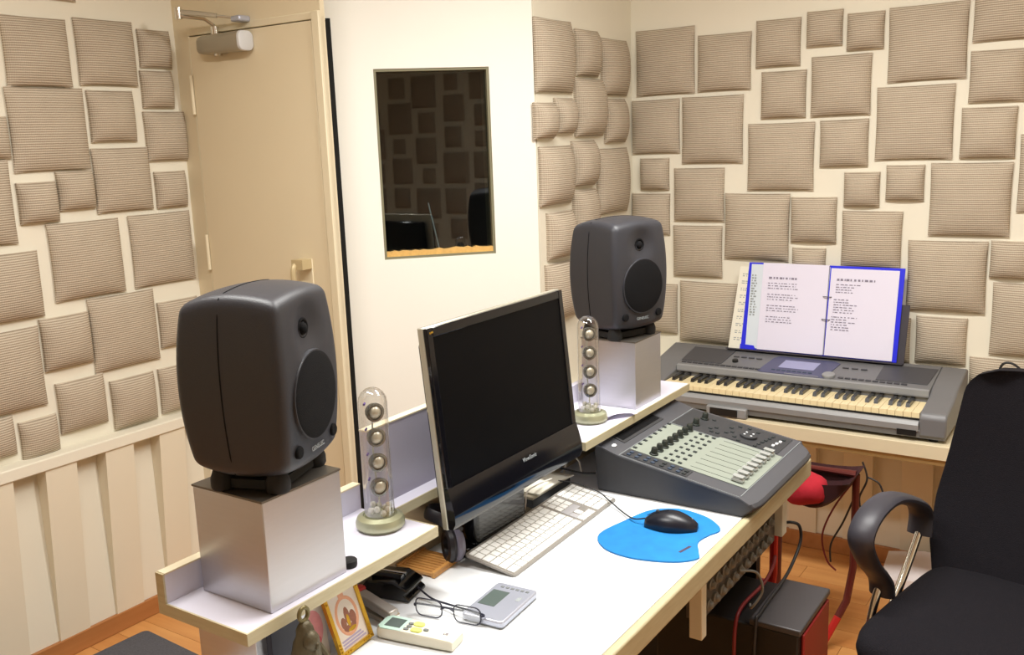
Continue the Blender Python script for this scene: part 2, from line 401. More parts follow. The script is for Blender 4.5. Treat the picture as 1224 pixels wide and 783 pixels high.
bm = bmesh.new(); tube(bm, [(0.165, -0.036, 1.923), (0.15, -0.06, 1.943), (0.105, -0.12, 1.952)], 0.008, 10, flat=(0.010, 0.005)); mk('arm', bm, mat('arm_grey', (190, 184, 168), 0.35, 0.6), cl)
bm = bmesh.new(); tube(bm, [(0.105, -0.12, 1.964), (0.17, -0.085, 1.954), (0.215, -0.065, 1.946)], [0.008, 0.008, 0.007], 10); tube(bm, [(0.21, -0.068, 1.947), (0.262, -0.035, 1.938)], 0.004, 8); mk('arm', bm, MAT['arm_grey'], cl)
bm = bmesh.new(); cyl(bm, (0.105, -0.12, 1.942), (0.105, -0.12, 1.976), 0.011, n=14); mk('elbow', bm, MAT['chrome'], cl)
bm = bmesh.new(); bx(bm, 0.25, 0.292, -0.045, 0.0, 1.926, 1.944); mk('bracket', bm, MAT['silver'], cl, bevel=0.005)

# rail, tapered slats and baseboard of the left wall and of the back wall
struct(mk('trim_2', box(XA, XA+0.06, YF, YB, 0.626, 0.664), MAT['plaster'], bevel=0.004))
struct(mk('trim_3', box(XD, XR, YE-0.05, YE, 0.626, 0.664), MAT['plaster'], bevel=0.004))
struct(mk('trim_4', box(XD, XD+0.05, YD, YE-0.05, 0.626, 0.664), MAT['plaster'], bevel=0.004))
bm = bmesh.new(); rings(bm, [[Vector(p) for p in ((0, -0.05, z), (th, -0.05, z), (th, 0.05, z), (0, 0.05, z))] for z, th in ((0.0, 0.004), (0.626, 0.054))])
slat = mesh_of('slat', bm, MAT['slat_paint'], 0)
for k in range(-8, 4): link('slat', slat, wl, (XA, 1.4965+0.198*k, 0))
for k in range(0, 11): link('slat', slat, wb, (-1.58+0.198*k, YE, 0), (0, 0, R(-90)))
struct(mk('baseboard_left', box(XA, XA+0.014, YF, YB, 0, 0.062), MAT['base_wood'], bevel=0.003))
struct(mk('baseboard_back', box(XD, XR, YE-0.014, YE, 0, 0.062), MAT['base_wood'], bevel=0.003))

# rug
bm = bmesh.new(); prism(bm, rrect(0.62, 0.9, 0.02), 0, 0.012)
tag(mk('rug', bm, MAT['carpet'], None, (-2.34, 1.22, 0.0), (0, 0, R(-3)), bevel=0.004), 'dark grey carpet mat on the wood floor by the slatted wall', 'rug')

# ------------------------------------------------------------------ acoustic pads
pad_me = {}
def pad_mesh(s, thick):
    k = (s, thick)
    if k in pad_me: return pad_me[k]
    bm = bmesh.new(); N = 12; h = s/2; g = []
    for j in range(N+1):
        rowv = []
        for i in range(N+1):
            u = math.sin(PI/2*(2*i/N-1)); v = math.sin(PI/2*(2*j/N-1))
            f = ((1-abs(u)**2.8)*(1-abs(v)**2.8))**0.6
            pin = 1-0.018*(1-abs(u))*abs(v)*2-0.0
            rowv.append(bm.verts.new((h*u*(1-0.02*(1-v*v)*abs(u)**4), -0.008-(thick-0.008)*f, h*v*(1-0.02*(1-u*u)*abs(v)**4))))
        g.append(rowv)
    for j in range(N):
        for i in range(N): bm.faces.new((g[j][i], g[j][i+1], g[j+1][i+1], g[j+1][i]))
    ring = [g[0][i] for i in range(N+1)]+[g[j][N] for j in range(1, N+1)]+[g[N][i] for i in range(N-1, -1, -1)]+[g[j][0] for j in range(N-1, 0, -1)]
    back = [bm.verts.new((v.co.x*0.97, 0.0, v.co.z*0.97)) for v in ring]
    for i in range(len(ring)):
        j = (i+1) % len(ring); bm.faces.new((ring[j], ring[i], back[i], back[j]))
    bm.faces.new(back)
    pad_me[k] = mesh_of('wall_pad', bm, MAT['pad_fabric'], 60); return pad_me[k]
SZ = {0.12: 'small', 0.16: 'medium', 0.2: 'large', 0.24: 'extra large'}
def pad(wall, c, z, s, where, group, thick=0.034):
    o = link('wall_pad', pad_mesh(s, thick))
    j = random.uniform(-0.008, 0.008)
    if wall == 'A': o.location = (XA, c, z); o.rotation_euler = (j, 0, R(90))
    elif wall == 'D': o.location = (XD, c, z); o.rotation_euler = (j, 0, R(90))
    elif wall == 'E': o.location = (c, YE, z); o.rotation_euler = (0, j, 0)
    else: o.location = (XR, c, z); o.rotation_euler = (0, 0, R(-90))
    o.scale = (random.uniform(0.985, 1.015), random.uniform(0.88, 1.12), random.uniform(0.985, 1.015))
    tag(o, '%s ribbed beige wall pad, %s' % (SZ[s], where), 'wall pad', group)
#  centre along the wall, centre height, side, where
LEFT = [
 (1.678, 2.07, .16, 'left wall, only its bottom edge showing at the top'),
 (1.616, 1.839, .2, 'left wall, top row, first from the left'),
 (1.840, 1.848, .2, 'left wall, top row, second from the left'),
 (2.016, 1.869, .12, 'left wall, topmost beside the door'),
 (2.010, 1.742, .12, 'left wall, second from the top beside the door'),
 (1.623, 1.619, .24, 'left wall, second row, biggest under the first pad'),
 (1.835, 1.657, .16, 'left wall, second row, right of the biggest one'),
 (2.025, 1.593, .16, 'left wall, third down beside the door'),
 (1.848, 1.461, .2, 'left wall, above the two extra large ones'),
 (2.023, 1.420, .12, 'left wall, fourth down beside the door'),
 (1.684, 1.438, .12, 'left wall, right one of the small pair mid height'),
 (1.560, 1.410, .12, 'left wall, left one of the small pair mid height'),
 (1.694, 1.227, .24, 'left wall, middle, left of its extra large neighbour'),
 (1.967, 1.229, .24, 'left wall, just left of the lower door hinge'),
 (1.440, 1.598, .12, 'left wall, cut by the left picture edge, uppermost'),
 (1.368, 1.417, .24, 'left wall, cut by the left picture edge, second down'),
 (1.435, 1.175, .2, 'left wall, cut by the left picture edge, third down'),
 (1.593, 0.988, .16, 'left wall, left of the one beside the big speaker'),
 (1.793, 0.985, .24, 'left wall, lower part, beside the big speaker'),
 (2.001, 0.975, .16, 'left wall, half hidden by the upper speaker side'),
 (1.389, 0.932, .24, 'left wall, cut by the left picture edge, fourth down'),
 (1.617, 0.786, .16, 'left wall, bottom row, above the rail, middle'),
 (1.797, 0.752, .16, 'left wall, bottom row, next to the speaker'),
 (1.975, 0.754, .16, 'left wall, bottom row, half behind the speaker'),
 (1.470, 0.719, .12, 'left wall, lowest, touching the rail'),
 (1.338, 0.747, .12, 'left wall, bottom corner at the left picture edge')]
for c, z, s, wh in LEFT: pad('A', c, z, s, wh, 'acoustic pads on the left wall', 0.040)
RET = [
 (2.786, 1.806, .24, 'return wall, top row, beside the white wall'),
 (3.011, 1.827, .16, 'return wall, top row, middle'),
 (3.216, 1.787, .2, 'return wall, top row, in the corner'),
 (2.712, 1.598, .12, 'return wall, second row, beside the white wall'),
 (2.843, 1.613, .12, 'return wall, second row, second from the left'),
 (3.017, 1.642, .2, 'return wall, second row, tall middle one'),
 (3.217, 1.596, .16, 'return wall, second row, in the corner'),
 (2.777, 1.417, .2, 'return wall, third row, beside the white wall'),
 (2.970, 1.450, .16, 'return wall, third row, middle'),
 (3.188, 1.377, .24, 'return wall, third row, in the corner'),
 (2.795, 1.216, .16, 'return wall, fourth row, beside the white wall'),
 (2.971, 1.280, .16, 'return wall, fourth row, middle'),
 (3.155, 1.160, .16, 'return wall, just behind the right speaker top'),
 (2.796, 1.022, .2, 'return wall, lowest, above the screen corner'),
 (2.973, 1.101, .16, 'return wall, sliver left of the right speaker')]
for c, z, s, wh in RET: pad('D', c, z, s, wh, 'acoustic pads on the return wall', 0.055)
BACK = [
 (-1.537, 1.804, .24, 'back wall, top row, next to the corner'),
 (-1.307, 1.786, .2, 'back wall, top row, second from the corner'),
 (-1.111, 1.836, .16, 'back wall, top row, third from the corner'),
 (-0.953, 1.870, .12, 'back wall, top row, left one of two small ones'),
 (-1.089, 1.661, .16, 'back wall, second row, third from the corner'),
 (-0.894, 1.680, .2, 'back wall, under the two small top ones'),
 (-1.577, 1.569, .2, 'back wall, second row, in the corner'),
 (-1.351, 1.550, .24, 'back wall, second row, second from the corner'),
 (-1.096, 1.447, .24, 'back wall, above and left of the music folder'),
 (-0.878, 1.488, .16, 'back wall, centre, left of a touching extra large one'),
 (-0.819, 1.850, .12, 'back wall, top row, right one of two small ones'),
 (-0.627, 1.797, .24, 'back wall, top row, biggest on the right'),
 (-0.397, 1.883, .2, 'back wall, at the top right picture corner'),
 (-0.419, 1.680, .16, 'back wall, second from the top right corner'),
 (-0.436, 1.508, .16, 'back wall, third down near the right picture edge'),
 (-0.656, 1.547, .24, 'back wall, second row, under the biggest top one'),
 (-0.814, 1.332, .12, 'back wall, left of two small ones above the folder'),
 (-0.676, 1.353, .12, 'back wall, right of two small ones above the folder'),
 (-0.478, 1.299, .24, 'back wall, right side, mid height, largest there'),
 (-0.225, 1.380, .24, 'back wall, only a sliver at the right picture edge'),
 (-1.582, 1.392, .12, 'back wall, small one above the right speaker'),
 (-1.402, 1.314, .2, 'back wall, upper right of the right speaker top'),
 (-1.599, 1.240, .16, 'back wall, corner pad right behind the speaker top'),
 (-1.179, 1.198, .24, 'back wall, touching the music folder top left'),
 (-0.974, 1.226, .16, 'back wall, straight above the left folder page'),
 (-1.407, 1.101, .2, 'back wall, directly right of the right speaker'),
 (-0.987, 1.068, .12, 'back wall, peeking out over the folder top edge'),
 (-0.777, 1.160, .2, 'back wall, straight above the right folder page'),
 (-0.536, 1.047, .24, 'back wall, right beside the music folder'),
 (-0.349, 1.109, .12, 'back wall, right edge, above the chair, upper'),
 (-0.277, 0.916, .24, 'back wall, right edge, above the chair, lower'),
 (-0.542, 0.831, .16, 'back wall, above the right end of the keyboard'),
 (-0.717, 0.821, .16, 'back wall, hidden mostly behind the music rest'),
 (-0.351, 0.688, .2, 'back wall, lowest, behind the chair top'),
 (-1.358, 0.868, .24, 'back wall, behind the left end of the keyboard'),
 (-1.587, 0.872, .2, 'back wall, between right speaker and keyboard end')]
for c, z, s, wh in BACK: pad('E', c, z, s, wh, 'acoustic pads on the back wall', 0.042)
# the opposite wall, met in the picture as a reflection in the window
ORD = ('first', 'second', 'third', 'fourth', 'fifth', 'sixth')
MIR = [[(-.88, 1.755, .12), (-.9, 1.54, .24), (-.88, 1.305, .16), (-.9, 1.09, .2), (-.88, .875, .16)],
 [(-.63, 1.97, .16), (-.61, 1.735, .24), (-.63, 1.52, .12), (-.61, 1.325, .2), (-.63, 1.11, .16), (-.61, .895, .2)],
 [(-.36, 1.93, .24), (-.34, 1.695, .16), (-.36, 1.48, .2), (-.34, 1.285, .12), (-.36, 1.07, .24), (-.34, .855, .12)],
 [(-.09, 1.99, .12), (-.07, 1.795, .2), (-.09, 1.58, .16), (-.07, 1.345, .24), (-.09, 1.09, .2), (-.07, .875, .16)],
 [(.18, 1.95, .2), (.2, 1.735, .16), (.18, 1.56, .12), (.2, 1.365, .2), (.18, 1.15, .16)]]
for i, colm in enumerate(MIR):
    for j, (c, z, s) in enumerate(colm):
        pad('R', c, z, s, 'mirrored in the window, %s column, %s down' % (ORD[i], ORD[j]), 'pads mirrored in the window')

# ------------------------------------------------------------------ desk
dk = thing('desk', 'long white topped desk with pale wooden front edge', 'desk', (-0.9, 1.5, 0))
def rel(o, root):   # shift a part made in world coordinates under its root
    o.location = Vector(o.location)-Vector(root.location); return o
def wpart(name, bm, m, root, **kw):
    bmesh.ops.translate(bm, vec=-Vector(root.location), verts=bm.verts); return mk(name, bm, m, root, **kw)
wpart('desk_top', box(-1.16, -0.662, 0.72, 2.262, 0.702, 0.74), MAT['desk_white'], dk)
wpart('edge_band', box(-0.662, -0.645, 0.72, 2.262, 0.695, 0.7405), MAT['ply_edge'], dk, bevel=0.004)
wpart('end_band', box(-1.16, -0.662, 2.262, 2.266, 0.70, 0.7402), MAT['ply_edge'], dk)
for y0 in (0.76, 2.2): wpart('side_panel', box(-1.14, -0.76, y0, y0+0.03, 0, 0.702), MAT['pc_black'], dk)  # black panels: under-desk shade put into their colour
wpart('back_panel', box(-1.15, -1.135, 0.80, 2.19, 0.25, 0.70), MAT['pc_black'], dk)  # black as well, adding to the painted under-desk shade

# raised shelf on the desk
sh = thing('raised_shelf', 'raised desk shelf with pale lilac deck and low back boards', 'shelf', (-1.08, 1.5, 0.74))
wpart('deck', box(-1.172, -0.997, 0.792, 1.216, 0.862, 0.88), MAT['shelf_lilac'], sh)
wpart('deck', box(-1.172, -0.992, 1.743, 2.31, 0.862, 0.88), MAT['shelf_lilac'], sh)
wpart('deck', box(-1.148, -1.115, 1.216, 1.743, 0.862, 0.88), MAT['shelf_lilac'], sh)
for b in ((-0.997, -0.994, 0.789, 1.219, 0.8615, 0.8805), (-1.19, -0.997, 0.789, 0.792, 0.8615, 0.8805), (-1.148, -0.997, 1.216, 1.219, 0.8615, 0.8805),
          (-0.992, -0.989, 1.74, 2.31, 0.8615, 0.8805), (-1.115, -0.992, 1.74, 1.743, 0.8615, 0.8805), (-1.115, -1.112, 1.219, 1.74, 0.8615, 0.8805)):
    wpart('edge_band', box(*b), MAT['ply_edge'], sh)
wpart('back_board', box(-1.188, -1.172, 0.792, 1.216, 0.862, 0.926), MAT['shelf_lilac'], sh)
wpart('edge_band', box(-1.19, -1.172, 0.789, 0.792, 0.8805, 0.9275), MAT['ply_edge'], sh)
wpart('edge_band', box(-1.189, -1.171, 0.792, 1.216, 0.926, 0.9285), MAT['frame_paint'], sh)
wpart('back_board', box(-1.164, -1.148, 1.216, 1.743, 0.862, 1.03), MAT['board_lilac'], sh)
wpart('edge_band', box(-1.165, -1.147, 1.216, 1.743, 1.03, 1.033), MAT['frame_paint'], sh)
wpart('back_board', box(-1.188, -1.172, 1.743, 2.31, 0.862, 0.926), MAT['shelf_lilac'], sh)
wpart('back_panel', box(-1.16, -1.148, 0.95, 2.30, 0.74, 0.862), MAT['back_tan'], sh)
wpart('support_block', box(-1.165, -1.035, 0.835, 0.94, 0.74, 0.862), MAT['aluminium'], sh, bevel=0.002)
wpart('support_block', box(-1.15, -1.05, 2.2, 2.30, 0.74, 0.862), MAT['aluminium'], sh, bevel=0.002)

# cubes under the monitors
def cube_stand(x0, x1, y0, y1, z0, z1, label):
    t = thing('speaker_stand', label, 'speaker stand', ((x0+x1)/2, (y0+y1)/2, z0), 0, 'brushed metal speaker cubes')
    wpart('cube_body', box(x0, x1, y0, y1, z0, z1-0.003), MAT['aluminium'], t, bevel=0.0015)
    wpart('top_plate', box(x0-0.001, x1+0.001, y0-0.001, y1+0.001, z1-0.003, z1), mat('plate_dark', (110, 104, 96), 0.4, 0.7), t)
cube_stand(-1.160, -1.009, 0.848, 1.005, 0.88, 1.052, 'brushed metal cube under the big near speaker')
cube_stand(-1.156, -1.006, 2.022, 2.166, 0.88, 1.050, 'brushed metal cube under the far speaker by the keyboard')

# studio monitors, front faces local +x
def monitor_speaker(loc, rz, label):
    t = thing('studio_speaker', label, 'speaker', loc, rz, 'pair of grey studio speakers')
    HX, HY, HZ, r0 = 0.087, 0.0925, 0.1385, 0.014; ZC = 0.158; N = 26
    TW = 0.072; WF = -0.026
    def surf(p):
        h = Vector((p[0]*HX, p[1]*HY, p[2]*HZ)); inner = Vector((max(-HX+r0, min(HX-r0, h.x)), max(-HY+r0, min(HY-r0, h.y)), max(-HZ+r0, min(HZ-r0, h.z))))
        d = h-inner; q = inner+(d.normalized()*r0 if d.length > 1e-9 else d)
        zn = q.z/HZ; yn = q.y/HY; xn = q.x/HX
        q.y *= 1-0.12*zn*zn; q.x *= (1-0.12*zn*zn) if q.x < 0 else (1-0.09*zn*zn-0.05*yn*yn)
        q.z *= 1-0.05*yn*yn-0.07*(xn*xn if xn > 0 else 1.6*xn*xn)
        if p[0] >= 1:
            rr = math.hypot(q.y, (q.z-TW)*1.0); k = max(0, 1-(rr/0.052)**2); q.x -= 0.013*k*k
        return q
    bm = bmesh.new(); cache = {}
    def V(p):
        k = tuple(round(c, 5) for c in p)
        if k not in cache: v = bm.verts.new(surf(p)+Vector((0, 0, ZC))); cache[k] = v
        return cache[k]
    gr = [math.sin(PI/2*(2*i/N-1)) for i in range(N+1)]
    for ax in range(3):
        for sg in (-1, 1):
            for i in range(N):
                for j in range(N):
                    def P(a, b):
                        c = [0, 0, 0]; c[ax] = sg; c[(ax+1) % 3] = gr[a]; c[(ax+2) % 3] = gr[b]; return c
                    f = [V(P(i, j)), V(P(i+1, j)), V(P(i+1, j+1)), V(P(i, j+1))]
                    bm.faces.new(f if sg > 0 else f[::-1])
    mk('cabinet', bm, MAT['spk_grey'], t, smooth=60)
    def fx(y, z):   # front surface
        return surf((1, max(-1, min(1, y/HY)), max(-1, min(1, z/HZ)))).x
    # seam ring around the two half shells
    bm = bmesh.new(); sx = -0.012/HX; loop = []
    for a in range(48):
        an = 2*PI*a/48; c, s = math.cos(an), math.sin(an); m = max(abs(c), abs(s)); loop.append(surf((sx, c/m, s/m))+Vector((0, 0, ZC)))
    tube(bm, loop, 0.0011, 6, closed=True); mk('seam', bm, MAT['spk_black'], t)
    Mf = lambda y, z, dx, tilt=0: Matrix.Translation((fx(y, z)+dx, y, z+ZC)) @ Matrix.Rotation(R(90), 4, 'Y')
    bm = bmesh.new(); lathe(bm, [(0.0645, -0.012), (0.0645, 0.0005), (0.060, 0.002), (0.03, 0.0035), (0.0005, 0.004)], 40, Mf(0, WF, 0.0005)); mk('woofer_grille', bm, MAT['spk_black'], t)
    bm = bmesh.new(); lathe(bm, [(0.0665, -0.012), (0.0675, -0.003), (0.0665, 0.0008), (0.0648, 0.0008)], 40, Mf(0, WF, 0)); mk('woofer_rim', bm, MAT['spk_grey'], t)
    bm = bmesh.new(); lathe(bm, [(0.016, -0.006), (0.016, 0.001), (0.0135, 0.0015), (0.010, -0.001), (0.0085, 0.003), (0.005, 0.0058), (0.0004, 0.0065)], 24, Mf(0, TW, 0.001)); mk('tweeter', bm, MAT['spk_black'], t)
    for s in (-1, 1):
        bm = bmesh.new(); lathe(bm, [(0.0095, -0.008), (0.0095, 0.001), (0.008, 0.0025), (0.0005, 0.003)], 18, Mf(0.056*s, -0.098, 0.001)); mk('front_knob', bm, MAT['spk_black'], t)
    text('logo', 'GENELEC', 0.0095, MAT['ink_grey'], t, basis((fx(0, -0.106)+0.001, 0, -0.106+ZC), (0, 1, 0), (-0.1, 0, 1)))
    # rubber foot
    bm = bmesh.new(); prism(bm, rrect(0.105, 0.13, 0.03), 0.004, 0.018)
    for sx_, sy_ in ((1, 1), (1, -1), (-1, 1), (-1, -1)): lathe(bm, [(0.016, 0), (0.018, 0.004), (0.018, 0.016), (0.013, 0.03)], 14, Matrix.Translation((0.045*sx_, 0.058*sy_, 0)))
    mk('rubber_foot', bm, MAT['rubber'], t)
    return t
monitor_speaker((-1.080, 0.930, 1.052), R(19), 'grey studio speaker in front, left of the screen')
monitor_speaker((-1.085, 2.092, 1.050), R(-19), 'grey studio speaker at the back, beside the keyboard')

# clear stick speakers
def stick(loc, rz, label):
    t = thing('stick_speaker', label, 'speaker', loc, rz, 'clear stick speakers')
    bm = bmesh.new(); lathe(bm, [(0.002, 0), (0.038, 0), (0.043, 0.006), (0.0435, 0.013), (0.040, 0.021), (0.030, 0.025), (0.028, 0.022), (0.002, 0.022)], 36); mk('base_ring', bm, MAT['stick_base'], t)
    prof = [(0.0265, 0.022), (0.026, 0.06), (0.0255, 0.12), (0.0252, 0.228)]+[(0.0252*math.cos(R(a)), 0.228+0.026*math.sin(R(a))) for a in (20, 40, 60, 75, 88)]
    bm = bmesh.new(); lathe(bm, prof, 32); bmesh.ops.delete(bm, geom=[f for f in bm.faces if len(f.verts) > 4], context='FACES_ONLY'); mk('clear_tube', bm, MAT['stick_glass'], t)
    for z in (0.076, 0.121, 0.166, 0.211):
        Md = Matrix.Translation((0.004, 0.0, z)) @ Matrix.Rotation(R(90), 4, 'Y')
        bm = bmesh.new(); lathe(bm, [(0.0145, -0.006), (0.0165, 0.002), (0.0165, 0.006), (0.013, 0.0065), (0.0125, 0.003), (0.0005, 0.003)], 24, Md); d = mk('driver_ring', bm, MAT['stick_ring'], t)
        bm = bmesh.new(); lathe(bm, [(0.0115, 0.0032), (0.010, 0.006), (0.006, 0.009), (0.0005, 0.010)], 20, Md); mk('cone', bm, MAT['stick_driver'], d)
        bm = bmesh.new(); cyl(bm, (-0.006, -0.012, z+0.015), (0.002, -0.017, z+0.015), 0.002, n=8); mk('terminal', bm, MAT['stick_wire'], d)
    bm = bmesh.new(); tube(bm, smooth_path([(-0.010, 0.004, 0.02), (-0.014, 0.006, 0.06), (-0.012, 0.0, 0.12), (-0.013, 0.003, 0.2)], 5), 0.0016, 6)
    for k in range(9):
        a = k*0.7; ball(bm, (0.016*math.cos(a), 0.016*math.sin(a), 0.03+0.004*(k % 3)), 0.006, 8, 5)
    mk('inner_core', bm, MAT['stick_clear'], t)
    return t
stick((-1.082, 1.168, 0.88), R(-25), 'clear stick speaker next to the big near speaker')
stick((-1.064, 1.893, 0.88), R(-38), 'clear stick speaker between the screen and far speaker')

# small things on the shelf
bm = bmesh.new(); lathe(bm, [(0.001, 0), (0.012, 0), (0.013, 0.003), (0.013, 0.011), (0.011, 0.013), (0.001, 0.013)], 24)
tag(mk('round_puck', bm, MAT['rubber'], None, (-1.020, 1.022, 0.88)), 'small black round puck beside the near metal cube', 'puck')
for i, (x, y, rz, lb) in enumerate(((-1.045, 1.965, 12, 'white paper slip behind the far stick speaker, upper one'), (-1.022, 1.945, -18, 'white paper slip behind the far stick speaker, lower one'))):
    bm = bmesh.new(); N = 6; rs = [[Vector((-0.05+0.1*k/N, yy, 0.001+i*0.004+0.006*math.sin(PI*k/N)*(0.4+i)+zz)) for yy, zz in ((-0.018, 0), (0.018, 0), (0.018, 0.0006), (-0.018, 0.0006))] for k in range(N+1)]
    rings(bm, rs); tag(mk('paper_slip', bm, MAT['paper_lilac'], None, (x, y, 0.88), (0, 0, R(rz+75))), lb, 'paper')

# ------------------------------------------------------------------ computer screen
mn = thing('computer_monitor', 'glossy black widescreen computer monitor standing on the white desk', 'monitor', (-1.09, 1.535, 0.74))
tl = R(5.4)
MM = Matrix.Translation(-Vector(mn.location)) @ basis((-0.990, 1.480, 0.860), (0, 1, 0), (-math.sin(tl), 0, math.cos(tl)))
W2 = 0.231; HH = 0.368
def mpart(name, bm, m, par=mn, **kw):
    bmesh.ops.transform(bm, matrix=MM, verts=bm.verts); return mk(name, bm, m, par, **kw)
mpart('rear_shell', box(-W2+0.03, W2-0.03, 0.03, HH-0.03, -0.05, -0.018), MAT['bezel'], bevel=0.01)
mpart('side_trim', box(-W2, W2, 0.0, HH, -0.018, -0.006), MAT['silver_trim'], bevel=0.002)
# front: frame of four bars plus bulged chin
bm = bmesh.new(); CH = 0.076; BZ = 0.017
for b in ((-W2+0.002, -W2+BZ, CH, HH-0.002), (W2-BZ, W2-0.002, CH, HH-0.002), (-W2+BZ, W2-BZ, HH-0.019, HH-0.002)): bx(bm, b[0], b[1], b[2], b[3], -0.006, 0.003)
fr = mpart('bezel', bm, MAT['bezel'], bevel=0.0015)
bm = bmesh.new(); prof = [(-0.006, 0.002), (0.004, 0.001), (0.011, 0.012), (0.012, 0.03), (0.008, 0.055), (0.003, CH), (-0.006, CH)]
rings(bm, [[Vector((x, b, a)) for a, b in prof] for x in (-W2+0.002, W2-0.002)]); mpart('chin', bm, MAT['bezel'])
mpart('screen', box(-W2+BZ, W2-BZ, CH, HH-0.019, -0.006, 0.0006), MAT['screen'])
text('logo', 'ViewSonic', 0.012, MAT['ink_grey'], mn, MM @ Matrix.Translation((0.03, 0.058, 0.0085)))
bm = bmesh.new()
for k, (u, v) in enumerate(((-0.003, 0.0), (0.001, 0.0005), (0.0045, 0.001))): ball(bm, (-W2+0.012+u, HH-0.011+v, 0.0033), (0.0016, 0.0022, 0.0006), 8, 5)
mpart('badge', bm, MAT['gold'])
bm = bmesh.new(); bx(bm, -1.095, -1.045, 1.40, 1.58, 0.755, 0.95); wpart('neck', bm, MAT['gloss_black'], mn, bevel=0.01)
bm = bmesh.new(); prism(bm, rrect(0.075, 0.25, 0.02), 0.7402, 0.758, Matrix.Translation((-1.085, 1.50, 0))); wpart('foot', bm, MAT['gloss_black'], mn, bevel=0.004)

# dock-like grey box and white sheet behind the typing keyboard
bx_ = thing('grey_dock', 'low grey beige box behind the typing keyboard', 'box', (-1.095, 1.735, 0.74))
wpart('box_body', box(-1.128, -1.078, 1.655, 1.82, 0.74, 0.76), MAT['console_dark'], bx_, bevel=0.002)
wpart('lid', box(-1.130, -1.076, 1.653, 1.822, 0.76, 0.767), mat('dock_beige', (176, 166, 146), 0.4), bx_, bevel=0.002)
bm = bmesh.new(); N = 8
rings(bm, [[Vector((x_, 1.665+0.15*k/N, 0.769+0.010*math.sin(PI*k/N*1.2)*(1 if x_ < -1.08 else 0.4)+zz)) for x_, zz in ((-1.118, 0), (-1.066, 0), (-1.066, 0.003), (-1.118, 0.003))] for k in range(N+1)])
tag(mk('white_sheet', bm, MAT['paper_cream']), 'curled white sheet lying on the grey box under the screen', 'paper')

# ------------------------------------------------------------------ typing keyboard
kb = thing('computer_keyboard', 'slim white key aluminium computer keyboard on the desk', 'computer keyboard', (-0.990, 1.568, 0.74), R(91.5))
tk = math.atan2(0.018, 0.114)
MK = Matrix.Translation((0, 0, 0.0135)) @ Matrix.Rotation(tk, 4, 'X')
bm = bmesh.new(); prism(bm, rrect(0.43, 0.116, 0.007), -0.004, 0.0, MK); mk('aluminium_plate', bm, MAT['kb_alu'], kb)
bm = bmesh.new(); tube(bm, [(-0.19, 0.045, 0.008), (0.19, 0.045, 0.008)], 0.0078, 10); mk('rear_foot', bm, MAT['key_white'], kb)
U = 0.0187; keyme = {}
def key(u0, v0, wu, hv):
    k = (round(wu, 3), round(hv, 3))
    if k not in keyme:
        b = bmesh.new(); a, c = wu*U/2-0.0012, hv*U/2-0.0012
        rings(b, [[Vector((x, y, z)) for x, y in ((-a+d, -c+d), (a-d, -c+d), (a-d, c-d), (-a+d, c-d))] for d, z in ((0, 0), (0, 0.0018), (0.0005, 0.0024))])
        keyme[k] = mesh_of('key', b, MAT['key_white'], 0)
    o = link('key', keyme[k], kb); o.matrix_local = MK @ Matrix.Translation((-0.2105+(u0+wu/2)*U, 0.0525-(v0+hv/2)*U, 0.0))
def krow(v, hv, ws, u=0.0):
    for wv in ws:
        if wv > 0: key(u, v, wv, hv)
        u += abs(wv)
F1 = 0.62
krow(0, F1, [14.5/14]*14); krow(F1, 1, [1]*13+[1.5]); krow(F1+1, 1, [1.5]+[1]*13); krow(F1+2, 1, [1.75]+[1]*11+[1.75]); krow(F1+3, 1, [2.25]+[1]*10+[2.25])
krow(F1+4, 1, [1.5, 1.25, 1.25, 6.5, 1.25, 1.25, 1.5])
krow(0, F1, [1]*3, 14.9); krow(F1, 1, [1]*3, 14.9); krow(F1+1, 1, [1]*3, 14.9); krow(F1+3, 1, [1], 15.9); krow(F1+4, 1, [1]*3, 14.9)
krow(0, F1, [1]*4, 18.4); 
for r_ in range(3): krow(F1+r_, 1, [1]*4, 18.4)
krow(F1+3, 1, [1]*3, 18.4); krow(F1+4, 1, [2, 1], 18.4); key(21.4, F1+3, 1, 2)
bm = bmesh.new(); bx(bm, 14.95*U-0.2105, 17.85*U-0.2105, 0.0525-(F1+3)*U+0.0005, 0.0525-(F1+2)*U, 0, 0.0008, MK); bx(bm, 14.95*U-0.2105, 15.85*U-0.2105, 0.0525-(F1+4)*U, 0.0525-(F1+3)*U, 0, 0.0008, MK); mk('blank_field', bm, mat('kb_field', (172, 170, 172), 0.5), kb)

# ------------------------------------------------------------------ mouse, pad, cables
def deskpt(x, y, z=0.7402): return (x, y, z)
mp_pts = [(-0.883, 1.60), (-0.868, 1.69), (-0.845, 1.765), (-0.795, 1.80), (-0.735, 1.79), (-0.697, 1.765), (-0.676, 1.735), (-0.687, 1.70), (-0.692, 1.66), (-0.672, 1.615), (-0.664, 1.590), (-0.690, 1.560), (-0.735, 1.540), (-0.79, 1.532), (-0.845, 1.548)]
sm = smooth_path([(x, y, 0) for x, y in mp_pts], 5, True)
bm = bmesh.new(); prism(bm, [(p.x+0.77, p.y-1.66) for p in sm], 0, 0.003)
mpd = thing('mouse_pad', 'bright blue curved mouse pad near the desk edge', 'mouse pad', (-0.77, 1.66, 0.7405))
mk('pad_sheet', bm, MAT['mousepad'], mpd)
mk('print_strip', box(-0.018, 0.018, -0.003, 0.003, 0.003, 0.0034), mat('strip_dark', (70, 60, 80), 0.6), mpd, (0.069, -0.045, 0), (0, 0, R(78)))
ms = thing('computer_mouse', 'black wired computer mouse on the blue pad', 'mouse', (-0.768, 1.7, 0.7436), R(14))
bm = bmesh.new(); N = 14; rs = []
